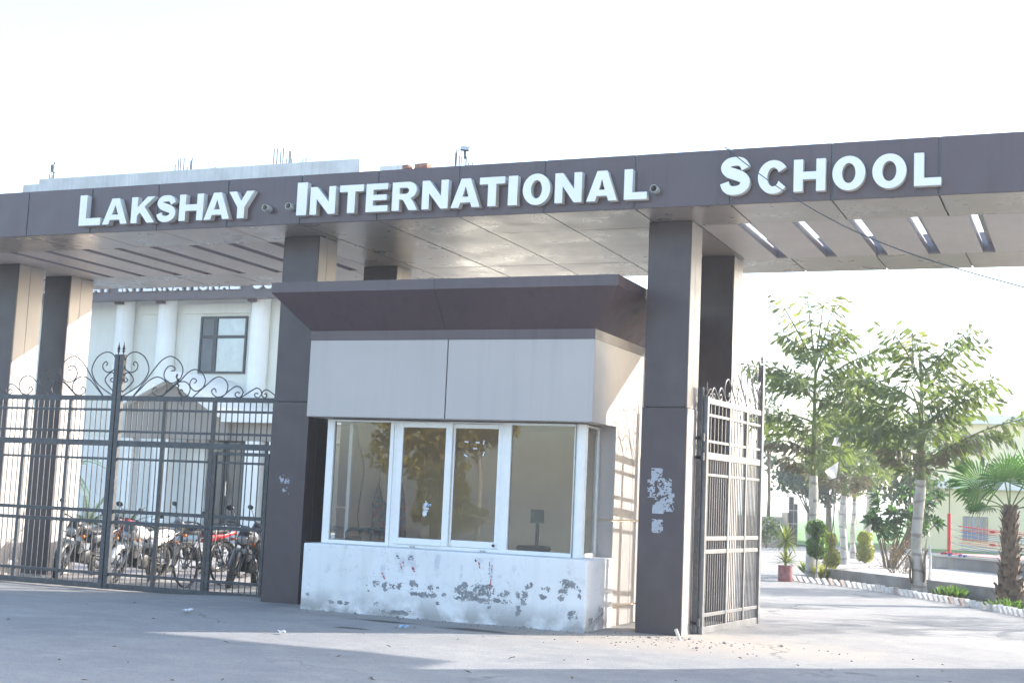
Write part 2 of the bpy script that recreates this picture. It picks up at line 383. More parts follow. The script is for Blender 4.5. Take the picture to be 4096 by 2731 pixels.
# ------------------------------------------------------------------ lettering
def arc(cx, cy, a, b, t0, t1, n=14): return [(cx + a * math.cos(R(t0 + (t1 - t0) * i / n)), cy + b * math.sin(R(t0 + (t1 - t0) * i / n))) for i in range(n + 1)]
def glyph(ch, w):
    s = .28
    if ch == 'L': return [[(0, 0), (w, 0), (w, .235), (s, .235), (s, 1), (0, 1)]]
    if ch == 'I': return [[(0, 0), (w, 0), (w, 1), (0, 1)]]
    if ch == 'T': return [[(w / 2 - .15, 0), (w / 2 + .15, 0), (w / 2 + .15, .76), (w, .76), (w, 1), (0, 1), (0, .76), (w / 2 - .15, .76)]]
    if ch == 'H': return [[(0, 0), (s, 0), (s, .37), (w - s, .37), (w - s, 0), (w, 0), (w, 1), (w - s, 1), (w - s, .61), (s, .61), (s, 1), (0, 1)]]
    if ch == 'E': return [[(0, 0), (w, 0), (w, .215), (s, .215), (s, .405), (w - .05, .405), (w - .05, .6), (s, .6), (s, .785), (w - .02, .785), (w - .02, 1), (0, 1)]]
    if ch == 'N': return [[(0, 0), (.27, 0), (.27, .56), (w - .27, 0), (w, 0), (w, 1), (w - .27, 1), (w - .27, .45), (.27, 1), (0, 1)]]
    if ch == 'A': return [[(0, 0), (.30, 0), (.355, .17), (w - .355, .17), (w - .30, 0), (w, 0), (w / 2 + .17, 1), (w / 2 - .17, 1)], [(.43, .37), (w / 2, .74), (w - .43, .37)]]
    if ch == 'K': return [[(0, 0), (s, 0), (s, .27), (.40, .41), (w - .35, 0), (w, 0), (.60, .62), (w - .03, 1), (w - .37, 1), (s, .60), (s, 1), (0, 1)]]
    if ch == 'Y': return [[(w / 2 - .15, 0), (w / 2 + .15, 0), (w / 2 + .15, .41), (w, 1), (w - .32, 1), (w / 2, .64), (.32, 1), (0, 1), (w / 2 - .15, .41)]]
    if ch == 'R': return [[(0, 0), (s, 0), (s, .39), (.36, .39), (.44, .35), (w - .33, 0), (w, 0), (w - .17, .29), (w - .28, .43)] + arc(w - .36, .71, .31, .29, -62, 90) + [(0, 1)], [(s, .58), (s, .80), (.52, .80)] + arc(.52, .69, .13, .11, 90, -90, 8)[1:-1] + [(.52, .58)]]
    if ch == 'O': return [arc(w / 2, .5, w / 2, .53, 0, 360, 40)[:-1], arc(w / 2, .5, w / 2 - .29, .31, 0, -360, 30)[:-1]]
    if ch == 'C': return [arc(w / 2 + .02, .5, w / 2 + .02, .53, 33, 322, 34) + [(w * .70, .37)] + arc(w / 2 + .02, .5, w / 2 - .27, .30, 315, 45, 22) + [(w * .70, .64)]]
    if ch == 'S':
        cl = cat([(p[0] * w, p[1], 0) for p in ((.83, .69), (.745, .83), (.62, .885), (.48, .89), (.31, .865), (.20, .775), (.20, .69), (.30, .605), (.48, .545), (.68, .475), (.80, .38), (.80, .25), (.68, .145), (.50, .11), (.33, .125), (.21, .20), (.155, .325))], 5)
        a, b = [], []
        for i, p in enumerate(cl):
            d = (cl[min(i + 1, len(cl) - 1)] - cl[max(0, i - 1)]).normalized(); q = i / (len(cl) - 1); k = .118 + .03 * math.exp(-((q - .5) / .13) ** 2)
            a.append((p.x - d.y * k, p.y + d.x * k)); b.append((p.x + d.y * k, p.y - d.x * k))
        return [a + b[::-1]]
def letter(ch, x0, x1, z0, h, y, depth, parent, name='letter'):
    cu = bpy.data.curves.new('glyph', 'CURVE'); cu.dimensions = '2D'; cu.fill_mode = 'BOTH'; cu.extrude = depth / 2; cu.bevel_depth = 0
    for ol in glyph(ch, (x1 - x0) / h):
        sp = cu.splines.new('POLY'); sp.points.add(len(ol) - 1); sp.use_cyclic_u = True
        for p, (a, b) in zip(sp.points, ol): p.co = (a * h, b * h, 0, 1)
    t = bpy.data.objects.new('glyph', cu); me = bpy.data.meshes.new_from_object(t); bpy.data.objects.remove(t); bpy.data.curves.remove(cu)
    me.name = name; me.transform(Matrix(((1, 0, 0, x0), (0, 0, -1, y - depth / 2), (0, 1, 0, z0), (0, 0, 0, 1))))
    me.materials.clear(); me.materials.append(m_letter); me.materials.append(m_lside)
    for p in me.polygons: p.material_index = 0 if abs(p.normal.y) > .8 else 1
    o = lnk(bpy.data.objects.new(name, me)); o.parent = parent; o.location = -V(parent.location); return o
SG = thing('name_sign', 'large white raised school name lettering across the front fascia', 'sign', (-8, YF, 5.37))
LET = [('L', -13.94, -13.54, 0, 1), ('A', -13.5, -13.05, 0, 0), ('K', -12.98, -12.555, 0, 0), ('S', -12.535, -12.175, 0, 0), ('H', -12.125, -11.71, 0, 0), ('A', -11.69, -11.255, 0, 0), ('Y', -11.275, -10.855, 0, 0),
       ('I', -10.145, -9.985, 0, 1), ('N', -9.93, -9.53, 0, 0), ('T', -9.465, -9.095, 0, 0), ('E', -9.05, -8.715, 0, 0), ('R', -8.65, -8.265, 0, 0), ('N', -8.20, -7.815, 0, 0), ('A', -7.77, -7.35, 0, 0), ('T', -7.36, -7.0, 0, 0), ('I', -6.95, -6.82, 0, 0), ('O', -6.745, -6.365, 0, 0), ('N', -6.30, -5.935, 0, 0), ('A', -5.87, -5.46, 0, 0), ('L', -5.37, -5.07, 0, 0),
       ('S', -4.15, -3.765, 0, 1), ('C', -3.68, -3.325, 0, 0), ('H', -3.25, -2.875, 0, 0), ('O', -2.795, -2.415, 0, 0), ('O', -2.335, -1.95, 0, 0), ('L', -1.865, -1.565, 0, 0)]
for ch, a, b, _, big in LET: letter(ch, a, b, 5.372, .462 if big else .388, YF, .10, SG)

for x, z, lb in ((-10.646, 5.50, 'grey drain pipe stub sticking out of the fascia just after the Y'), (-10.267, 5.507, 'grey drain pipe stub touching the big I of the middle word'), (-4.977, 5.493, 'grey drain pipe stub just after the last L of the middle word')):
    o = MB(); o.lathe([(.048, YF + .02), (.048, YF - .13), (.041, YF - .13), (.041, YF + .015)], (x, 0, z), 18, 'y', cap=False); o.mi = 1; o.lathe([(.0415, YF + .012), (.0415, YF + .018)], (x, 0, z), 18, 'y')
    tag(o.build('drain_pipe', [m_pipe, m_pipein], smooth='auto'), lb, 'pipe', 'drain pipes through the fascia')

# things standing on the gateway roof
for x0, x1, z0, z1, y, lb in ((-8.595, -8.49, ZT, ZT + .065, 16.08, 'small loose red brick lying left on the gateway roof edge'), (-8.43, -8.21, ZT, ZT + .075, 16.1, 'larger loose red brick lying right of the other on the gateway roof')):
    o = MB(); o.box(-(x1 - x0) / 2, (x1 - x0) / 2, -.055, .055, 0, z1 - z0); b = o.build('loose_brick', m_brick, bevel=.012); b.location = ((x0 + x1) / 2, y, z0 + .008); b.rotation_euler = (0, R(2), R(random.uniform(-12, 12)))
    tag(b, lb, 'brick', 'loose bricks on the gateway roof')
RB = thing('rebar_cluster', 'rusty starter bars rising from the gateway roof under a floodlight', 'rebar', (-9.6, 20, ZT), 'rebar clusters on the roofs')
for x, h in ((-9.745, 1.39), (-9.735, 1.13), (-9.70, 1.30), (-9.672, 1.29), (-9.61, 1.24), (-9.585, 1.22), (-9.545, 1.16), (-9.52, 1.2), (-9.495, 1.22), (-9.46, 1.16)):
    yb = 20 + random.uniform(-.12, .12); MB().tube([(x, yb, ZT - .1), (x + random.uniform(-.01, .01), yb, ZT + h)], .008, 5).build('bar', m_rust, RB)
FL = thing('floodlight', 'grey floodlight tilted on top of the rebar over the gateway', 'floodlight', (-9.56, 20, 7.25))
m_fl = pmat('floodlight_housing', (.07, .075, .08), .5); m_fg = pmat('floodlight_glass', (.45, .47, .46), .15, spec=.8)
M_ = Matrix.Translation((-9.56, 20, 7.34)) @ Matrix.Scale(.5, 4) @ Euler((R(52), R(6), R(14))).to_matrix().to_4x4()
MB().box(-.15, .15, -.11, .11, -.03, .03).xf(M_).build('housing', m_fl, FL, bevel=.01); MB().box(-.125, .125, -.085, .085, .031, .036).xf(M_).build('lens', m_fg, FL)
MB().box(-.125, .125, -.085, .085, -.036, -.031).xf(M_).build('lens', m_fg, FL)
MB().bar((-9.56, 20.02, 7.17), (-9.56, 20.0, 7.32), .04, .02).build('bracket', m_fl, FL)

# ================================================================== BOOTH
BT = thing('security_booth', 'beige clad guard booth with white framed windows and flared dark roof hood between the pillars', 'booth', (-7.9, 17, 0))
bx0, bx1, byf, byw, byb = -10.027, -5.825, 16.294, 17.258, 19.90
m_plaster = NT('whitewashed_plaster')
def _pl(M):
    x, y, z = M.sep(); n = M.noise(1.1, 5); c = M.mix(M.ramp(n, .3, .7), (.74, .74, .735), (.83, .83, .83))
    lowd = M.math('MULTIPLY', M.ramp(z, .34, .05), M.ramp(M.noise(2.6, 7), .38, .56)); c = M.mix(M.math('MULTIPLY', lowd, .85), c, (.30, .285, .27))
    st = M.math('MULTIPLY', M.ramp(M.noise(1., 4, stretch=(7, 7, .5)), .52, .75), .25); c = M.mix(st, c, (.55, .53, .50))
    ed = M.math('MULTIPLY', M.ramp(M.noise(7., 6), .60, .72), .35); c = M.mix(ed, c, (.48, .47, .46))
    vo = M.n.new('ShaderNodeTexVoronoi'); vo.feature = 'DISTANCE_TO_EDGE'; vo.inputs['Scale'].default_value = 3.0
    wv = M.n.new('ShaderNodeVectorMath'); wv.operation = 'ADD'; nn = M.n.new('ShaderNodeTexNoise'); nn.inputs['Scale'].default_value = 6; M.l(M.pos, nn.inputs['Vector'])
    M.l(M.pos, wv.inputs[0]); M.l(nn.outputs[1], wv.inputs[1]); M.l(wv.outputs[0], vo.inputs['Vector'])
    cr = M.math('MULTIPLY', M.ramp(vo.outputs[0], .02, .006), M.ramp(M.noise(1.6, 2), .47, .55)); c = M.mix(M.math('MULTIPLY', cr, .38), c, (.30, .30, .31))
    M.setc(c); M.rough(.85); b = M.bump(M.noise(9, 5), .35, .012); M.bump(M.noise(70, 4), .25, .005, b)
_pl(m_plaster); m_plaster = m_plaster.m
PB = MB(); PB.box(-9.887, -5.788, 16.192, 17.255, -.05, .891); pbo = PB.build('plinth_wall', m_plaster, BT, bevel=.018)
PEEL = [(-8.87, .39, .05, .04), (-8.73, .41, .11, .07), (-8.61, .38, .08, .12), (-8.5, .39, .09, .09), (-8.39, .4, .08, .08), (-8.19, .43, .14, .11), (-8.16, .32, .13, .05), (-8.01, .31, .24, .07), (-7.85, .32, .11, .06), (-7.74, .33, .07, .05), (-7.94, .4, .08, .1), (-7.83, .4, .05, .06), (-7.47, .39, .22, .22), (-7.33, .35, .24, .12), (-7.23, .43, .22, .15), (-7.09, .42, .12, .16), (-7.15, .30, .44, .07), (-6.95, .31, .30, .06), (-6.93, .38, .11, .07), (-6.85, .41, .08, .08), (-6.7, .39, .05, .1), (-6.61, .36, .09, .17), (-6.55, .51, .1, .07), (-6.32, .5, .11, .07), (-6.36, .4, .10, .06), (-6.02, .58, .22, .10), (-6.09, .49, .11, .08), (-6.11, .41, .09, .09), (-5.87, .47, .04, .14), (-7.83, .22, .07, .04), (-7.09, .22, .05, .04), (-6.68, .19, .07, .14), (-9.79, .21, .07, .04), (-8.84, .31, .09, .04), (-6.52, .55, .04, .08), (-8.73, .15, .08, .05), (-9.3, .13, .3, .05), (-8.4, .06, .5, .06), (-5.95, .2, .12, .1)]
o = MB()
for i, (x, z, w, h) in enumerate(PEEL): ragged(o, x, z, w * 1.15, h * 1.15, 16.192 - .002, i + 50, cell=.007, thr=.1, soft=.7)
for i, (y, z, w, h) in enumerate(((16.5, .12, .4, .12), (16.75, .2, .3, .2), (16.9, .08, .2, .1))): ragged(o, y, z, w, h, -5.788 + .002, i + 90, cell=.012, thr=.2, ax='y', soft=.8)
tag(o.build('bare_plaster', m_greyp, BT), None, None, kind='stuff')
def strip(pts, w, y, mat, name, jag=.3, seed=1):
    o = MB(); r = random.Random(seed)
    for (x0, z0), (x1, z1) in zip(pts, pts[1:]):
        n = max(2, int(math.hypot(x1 - x0, z1 - z0) / .012)); 
        for i in range(n):
            if r.random() < jag: continue
            a, b = i / n, (i + 1) / n; k = w * (.5 + .5 * r.random())
            o.quad((x0 + (x1 - x0) * a - k / 2, y, z0 + (z1 - z0) * a), (x0 + (x1 - x0) * a + k / 2, y, z0 + (z1 - z0) * a), (x0 + (x1 - x0) * b + k / 2, y, z0 + (z1 - z0) * b), (x0 + (x1 - x0) * b - k / 2, y, z0 + (z1 - z0) * b))
    if o.f: o.build(name, mat, BT)['kind'] = 'stuff'
for i, (x, z, w, h) in enumerate(((-8.25, .76, .12, .16), (-8.20, .68, .08, .14), (-7.85, .73, .09, .22), (-7.27, .80, .13, .07), (-7.08, .70, .05, .30), (-8.65, .56, .07, .2), (-7.50, .64, .03, .2), (-8.44, .81, .06, .05), (-8.38, .68, .06, .2))):
    o = MB(); ragged(o, x, z, w, h, 16.192 - .0015, i + 120, cell=.01, thr=-.1, soft=.5); o.build('poster_scrap', m_paper2, BT)['kind'] = 'stuff'
strip([(-8.36, .74), (-8.335, .66)], .02, 16.189, m_redink, 'poster_scrap', .25, 3); strip([(-8.40, .70), (-8.36, .62)], .018, 16.189, m_redink, 'poster_scrap', .2, 4)
strip([(-8.21, .66), (-8.18, .60)], .03, 16.189, m_redink, 'poster_scrap', .2, 5); strip([(-8.66, .56), (-8.61, .48)], .025, 16.189, m_redink, 'poster_scrap', .3, 6)
strip([(-7.26, .78), (-7.24, .69)], .032, 16.189, m_redink, 'poster_scrap', .1, 7); strip([(-7.07, .77), (-7.08, .58), (-7.09, .44)], .016, 16.189, m_redink, 'poster_scrap', .35, 8)
strip([(-8.45, .80), (-8.42, .76)], .04, 16.189, m_blueink, 'poster_scrap', .1, 9); strip([(-7.11, .79), (-7.11, .62)], .012, 16.189, m_blueink, 'poster_scrap', .4, 10); strip([(-7.31, .81), (-7.30, .78)], .03, 16.189, m_blueink, 'poster_scrap', .2, 11)
# printed "25" left on the torn poster
o = MB()
for seg in (((0, 1), (1, 1)), ((1, 1), (1, .5)), ((0, .5), (1, .5)), ((0, .5), (0, 0)), ((0, 0), (1, 0))): o.bar((-8.275 + seg[0][0] * .028, 16.1888, .755 + seg[0][1] * .05), (-8.275 + seg[1][0] * .028, 16.1888, .755 + seg[1][1] * .05), .008, .001, (0, 1, 0))
for seg in (((0, 1), (1, 1)), ((0, 1), (0, .5)), ((0, .5), (1, .5)), ((1, .5), (1, 0)), ((0, 0), (1, 0))): o.bar((-8.235 + seg[0][0] * .028, 16.1888, .755 + seg[0][1] * .05), (-8.235 + seg[1][0] * .028, 16.1888, .755 + seg[1][1] * .05), .008, .001, (0, 1, 0))
o.build('printed_number', m_blueink, BT)

# fascia, hood
xs_ = at(1100 + 1005 * .6823, 1000 + 750 * .6823, byf).x
MB().box(bx0 + .02, bx1 - .02, byf + .02, byf + .06, 2.62, 3.80).build('fascia_core', m_core, BT)
MB().box(bx0, xs_ - .008, byf, byf + .03, 2.617, 3.676).build('fascia_panel', m_beige, BT, bevel=.006)
MB().box(xs_ + .008, bx1, byf - .001, byf + .03, 2.617, 3.676).build('fascia_panel', m_beige, BT, bevel=.006)
MB().box(bx0 + .03, bx1 - .03, byf + .031, byw, 2.617, 2.66).build('fascia_underside', m_beige, BT)
ysm = 18.02
MB().box(bx1 - .03, bx1 + .0015, byf + .031, ysm - .006, 2.617, 3.676).build('side_panel', m_beige, BT); MB().box(bx1 - .03, bx1, ysm + .006, byb, 2.617, 3.676).build('side_panel', m_beige, BT)
MB().box(bx0, bx0 + .03, byf + .031, byb, 2.617, 3.676).build('side_panel', m_beige, BT)
MB().box(bx0 - .004, bx1 + .004, byf - .004, byb, 3.678, 3.806).build('dark_band', m_dark, BT)
ov = .425; rz0, rz1 = 4.293, 4.431
def hood(o, x0, x1, side):
    pass
def flare(p, q, n, name):                # sloped panel between two edges with thickness
    o = MB(); a, b = V(p[0]), V(p[1]); c, d = V(q[0]), V(q[1]); n = V(n) * .02
    o.add([a, b, d, c, a + n, b + n, d + n, c + n], [(0, 1, 2, 3), (7, 6, 5, 4), (0, 4, 5, 1), (1, 5, 6, 2), (2, 6, 7, 3), (3, 7, 4, 0)]); o.build(name, m_dark, BT, fix=True)
xm = -8.02
xb = at(1100 + 1000 * .6823, 1000 + 465 * .6823, byf).x; xr = at(1100 + 935 * .6823, 1000 + 225 * .6823, byf - ov).x
fy, ry = byf - .004, byf - ov
flare(((bx0, fy, 3.806), (xb - .003, fy, 3.806)), ((bx0 - ov, ry, rz0), (xr - .003, ry, rz0)), (0, .75, .65), 'hood_panel')
flare(((xb + .003, fy, 3.806), (bx1, fy, 3.806)), ((xr + .003, ry, rz0), (bx1 + ov, ry, rz0)), (0, .75, .65), 'hood_panel')
flare(((bx1, fy, 3.806), (bx1, 18.0, 3.806)), ((bx1 + ov, ry, rz0), (bx1 + ov, 18.0, rz0)), (-.75, 0, .65), 'hood_panel')
flare(((bx1, 18.006, 3.806), (bx1, byb, 3.806)), ((bx1 + ov, 18.006, rz0), (bx1 + ov, byb + ov, rz0)), (-.75, 0, .65), 'hood_panel')
flare(((bx0, fy, 3.806), (bx0, byb, 3.806)), ((bx0 - ov, ry, rz0), (bx0 - ov, byb + ov, rz0)), (.75, 0, .65), 'hood_panel')
flare(((bx0, byb, 3.806), (bx1, byb, 3.806)), ((bx0 - ov, byb + ov, rz0), (bx1 + ov, byb + ov, rz0)), (0, -.75, .65), 'hood_panel')
MB().box(bx0 - ov, xr - .006, ry, ry + .03, rz0, rz1).build('hood_rim', m_dark, BT); MB().box(xr + .006, bx1 + ov, ry, ry + .03, rz0, rz1).build('hood_rim', m_dark, BT)
MB().box(xr - .009, xr + .009, ry + .004, ry + .028, rz0, rz1 - .004).build('joint_strip', m_seal, BT)
MB().box(bx1 + ov - .03, bx1 + ov, ry + .031, byb + ov, rz0, rz1).build('hood_rim', m_dark, BT); MB().box(bx0 - ov, bx0 - ov + .03, ry + .031, byb + ov, rz0, rz1).build('hood_rim', m_dark, BT)
MB().box(bx0 - ov + .031, bx1 + ov - .031, byb + ov - .03, byb + ov, rz0, rz1).build('hood_rim', m_dark, BT)
MB().box(bx0 - ov + .03, bx1 + ov - .03, ry + .03, byb + ov - .03, rz0 + .03, rz1 - .03).build('hood_roof', m_concrete, BT)
# body
m_int = pmat('booth_interior_paint', (.82, .70, .53), .85, var=.06, vs=1.5)
m_flr = pmat('booth_floor', (.45, .42, .38), .7)
z0s = (-.02, .247, 1.378, 2.616)
for a, b in zip(z0s, z0s[1:]):
    for y0, y1 in ((byw, ysm - .005), (ysm + .005, byb)): MB().box(bx1 - .03, bx1, y0, y1, a + .012, b - .012 if b < 2.6 else b).build('side_panel', m_beige, BT)
    MB().box(-6.035, bx1 - .031, byw, byw + .03, a + .012, b - .012 if b < 2.6 else b).build('front_panel', m_beige, BT)
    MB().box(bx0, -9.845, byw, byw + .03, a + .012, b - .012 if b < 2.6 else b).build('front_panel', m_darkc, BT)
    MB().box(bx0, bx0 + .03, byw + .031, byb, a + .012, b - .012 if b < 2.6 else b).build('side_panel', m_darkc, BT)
MB().box(bx1 - .09, bx1 - .031, byw + .031, byb, 0, 3.6).build('wall', m_int, BT); MB().box(bx0 + .031, bx0 + .09, byw + .031, byb, 0, 3.6).build('wall', m_int, BT)
MB().box(bx0 + .03, bx1 - .03, byb - .08, byb, 0, 3.6).build('wall', m_int, BT)
MB().box(bx0 + .09, bx1 - .09, 16.63, byb - .08, .0, .03).build('floor', m_flr, BT); MB().box(bx0 + .06, bx1 - .06, byf + .07, byb - .01, 2.68, 2.73).build('ceiling', m_int, BT)
MB().box(-6.04, bx1 - .09, byw + .031, byw + .06, 0, 2.7).build('wall', m_int, BT); MB().box(bx0 + .09, -9.84, byw + .031, byw + .06, 0, 2.7).build('wall', m_int, BT)
m_glass = glassmat('window_glass', (.98, .97, .95), k=2.3, base=.0, dirt=.03)
def win(x0, x1, z0, z1, fw, y0, y1, name, ax='x', extra=None, gy=None):
    f = MB(); l, r, b, t = fw
    def bx(a0, a1, c0, c1):
        f.box(a0, a1, y0, y1, c0, c1) if ax == 'x' else f.box(y0, y1, a0, a1, c0, c1)
    bx(x0, x0 + l, z0, z1); bx(x1 - r, x1, z0, z1); bx(x0 + l, x1 - r, z0, z0 + b); bx(x0 + l, x1 - r, z1 - t, z1)
    w = f.build(name, m_white, BT, bevel=.006); g = gy if gy is not None else (y0 + y1) / 2
    p = MB()
    if ax == 'x': p.quad((x0 + l, g, z0 + b), (x1 - r, g, z0 + b), (x1 - r, g, z1 - t), (x0 + l, g, z1 - t))
    else: p.quad((g, x0 + l, z0 + b), (g, x1 - r, z0 + b), (g, x1 - r, z1 - t), (g, x0 + l, z1 - t))
    p.build('pane', m_glass, w); return w
yg = 16.568
w1 = win(-9.84, -8.79, .892, 2.60, (.11, .055, .05, .03), yg, yg + .07, 'window')
w2 = win(-8.789, -7.13, .892, 2.60, (.06, .05, .045, .02), yg + .012, yg + .075, 'window_track')
for c in list(w2.children): bpy.data.objects.remove(c)
win(-8.722, -7.897, .937, 2.585, (.085, .095, .085, .075), yg - .018, yg + .02, 'sliding_sash')
win(-7.90, -7.182, .94, 2.575, (.03, .058, .088, .06), yg + .024, yg + .055, 'sliding_sash')
win(-7.129, -6.15, .892, 2.60, (.085, .004, .05, .03), yg, yg + .07, 'window')
o = MB(); o.lathe([(.075, .892), (.075, 2.60)], (-6.075, yg + .075, 0), 20); o.build('corner_post', m_white, BT, smooth='auto')
win(16.70, 17.256, .892, 2.60, (.02, .07, .05, .03), -6.09, -6.035, 'side_window', 'y'); win(16.62, 17.256, .892, 2.60, (.02, .07, .05, .03), -9.84, -9.785, 'side_window', 'y')
o = MB(); o.box(-6.42, -6.38, yg - .03, yg, .93, .95); 
for x in (-8.42, -7.38): MB().box(x - .03, x + .03, yg - .03, yg + .02, .893, .915).build('latch', m_pipe, BT, bevel=.004)
o = MB(); o.lathe([(.018, yg + .018), (.018, yg + .0)], (-7.24, 0, .985), 10, 'y'); o.build('lock', m_pipein, BT)
o = MB(); ragged(o, -8.235, 1.45, .10, .2, yg - .0225, 201, thr=.15, soft=.8); ragged(o, -8.25, 1.36, .06, .08, yg - .0225, 202, thr=.2); o.build('sticker_scrap', m_paper2, BT)['kind'] = 'stuff'
o = MB(); ragged(o, -8.195, 1.475, .08, .03, yg - .0235, 203, thr=-.3); o.build('sticker_scrap', m_blue, BT)
for x, z, a in ((-7.699, 2.335, 0), (-7.535, 2.33, 0), (-7.446, 2.33, 80), (-7.568, 2.249, 0), (-7.702, 2.151, -20), (-7.441, 2.181, 70)):
    o = MB(); d = V((math.cos(R(a)), 0, math.sin(R(a)))); o.bar(V((x, yg + .021, z)) - d * .03, V((x, yg + .021, z)) + d * .03, .018, .001, (0, 1, 0)); o.build('tape_piece', m_paper2, BT)
# contents
CH = thing('swivel_chair', 'dark green chair with round seat and small square back behind the right pane', 'chair', (-7.35, 17.65, 0))
m_gr = pmat('dark_green_paint', (.030, .060, .042), .5, var=.2, dust=.15)
CH_ = (-7.10, 17.65)
MB().lathe([(.02, .90), (.23, .90), (.245, .94), (.22, .975), (.05, .985), (.01, .98)], (CH_[0], CH_[1], 0), 20).build('seat', m_gr, CH, smooth='auto')
MB().lathe([(.03, .1), (.03, .9)], (CH_[0], CH_[1], 0), 8).build('stem', m_gr, CH); 
o = MB()
for k in range(4): o.bar((CH_[0], CH_[1], .1), (CH_[0] + .26 * math.cos(k * 1.571 + .4), CH_[1] + .26 * math.sin(k * 1.571 + .4), .045), .04, .03)
o.build('base', m_gr, CH)
MB().box(CH_[0] - .02, CH_[0] + .02, CH_[1] + .10, CH_[1] + .13, .95, 1.30).build('back_bar', m_gr, CH); MB().box(CH_[0] - .10, CH_[0] + .10, CH_[1] + .085, CH_[1] + .115, 1.285, 1.47).build('back', m_gr, CH, bevel=.01)
TC = thing('tube_chair', 'green tubular steel chair frame seen through the left window', 'chair', (-9.4, 17.2, 0))
for yy in (17.05, 17.45):
    o = MB(); o.tube(cat([(-9.72, yy, .03), (-9.72, yy, .9), (-9.70, yy, 1.06), (-9.55, yy, 1.09), (-9.34, yy, 1.08), (-9.28, yy, .98), (-9.26, yy, .55), (-9.26, yy, .03)], 4), .018, 8); o.build('arm_frame', m_gr, TC, smooth=True)
MB().box(-9.72, -9.28, 17.05, 17.45, .48, .52).build('seat', m_gr, TC, bevel=.01); MB().box(-9.735, -9.71, 17.07, 17.43, .72, .98).build('backrest', m_gr, TC, bevel=.01)
m_cloth = NT('patterned_cloth'); n_ = m_cloth.noise(9, 3); n2_ = m_cloth.noise(14., 2)
m_cloth.setc(m_cloth.mix(m_cloth.ramp(n2_, .55, .6), m_cloth.mix(m_cloth.ramp(n_, .45, .55), (.20, .03, .03), (.03, .07, .09)), (.20, .13, .04))); m_cloth.rough(.9); m_cloth = m_cloth.m
o = MB(); ny, nz = 40, 22; vs = []
for j in range(nz + 1):
    for i in range(ny + 1):
        y = i / ny; zz = j / nz; top = .55 + .42 * max(0, 1 - abs((y - .2) / .13)) + .46 * max(0, 1 - abs((y - .8) / .13)) if True else 1
        w = .35 + .65 * min(1, abs(1 - zz) * 1.6 + .25); z = .85 + 1.12 * zz * min(1, top)
        vs.append((-9.92 + .05 + .035 * math.sin(y * 34 + zz * 2) * (1 - zz * .5), 18.0 + 1.15 * y, z))
o.add(vs, [(j * (ny + 1) + i, j * (ny + 1) + i + 1, (j + 1) * (ny + 1) + i + 1, (j + 1) * (ny + 1) + i) for j in range(nz) for i in range(ny)])
tag(o.build('hanging_cloth', m_cloth, smooth=True), 'red and teal patterned cloth hung from two hooks inside the booth', 'cloth')
o = MB(); o.tube(cat([(-9.915, 17.45, 2.66), (-9.915, 17.62, 2.3), (-9.915, 17.80, 1.95), (-9.91, 17.72, 1.5), (-9.91, 17.70, 1.2), (-9.91, 17.85, .85)], 6), .009, 5)
tag(o.build('hanging_cable', m_pipein), 'thin black cable hanging down the booth left inner wall', 'cable')

# ================================================================== GATES
SCR = [[(.029, 0), (.241, .112), (.387, .217), (.482, .356), (.486, .472), (.394, .625), (.229, .7), (.096, .668), (.03, .58), (.02, .486), (.055, .416), (.159, .374), (.256, .415), (.28, .491), (.229, .546), (.189, .515), (.214, .48)],
 [(.01, .053), (.176, .193), (.209, .275), (.109, .372), (.03, .334), (.022, .275), (.059, .22), (.106, .252), (.067, .287)],
 [(.23, 0), (.431, .228), (.623, .46), (.739, .576), (.889, .633), (1.048, .562), (1.133, .435), (1.112, .308), (1.035, .239), (.926, .211), (.823, .263), (.787, .355), (.834, .453), (.909, .482), (.981, .453), (.978, .407), (.915, .407)],
 [(.24, 0), (.37, .123), (.501, .24), (.665, .306), (.81, .251), (.866, .147), (.828, .049), (.72, .003), (.626, .031), (.592, .089), (.637, .141), (.67, .118), (.668, .083)],
 [(.776, 0), (1.077, .228), (1.231, .377), (1.364, .428), (1.492, .376), (1.563, .262), (1.525, .148), (1.406, .091), (1.313, .136), (1.28, .205), (1.315, .274), (1.362, .285), (1.402, .251), (1.362, .211)],
 [(.79, 0), (.997, .193), (1.159, .239), (1.26, .194), (1.294, .113), (1.26, .028), (1.194, .003), (1.115, .033), (1.091, .073), (1.129, .111), (1.165, .09)],
 [(1.359, 0), (1.551, .159), (1.704, .279), (1.81, .316), (1.921, .273), (1.98, .171), (1.939, .047), (1.809, .003), (1.717, .046), (1.692, .103), (1.743, .135), (1.777, .08)],
 [(1.882, 0), (2.053, .137), (2.157, .175), (2.24, .126), (2.256, .059), (2.197, .003), (2.128, .025), (2.125, .064), (2.164, .087), (2.199, .065)],
 [(2.223, 0), (2.439, .127), (2.516, .149), (2.579, .105), (2.583, .049), (2.528, .003), (2.473, .026), (2.47, .06), (2.502, .073), (2.53, .06)],
 [(2.887, 0), (2.729, .105), (2.662, .125), (2.606, .094), (2.597, .038), (2.646, .003), (2.683, .027), (2.674, .06), (2.638, .062)]]
BARM = {}
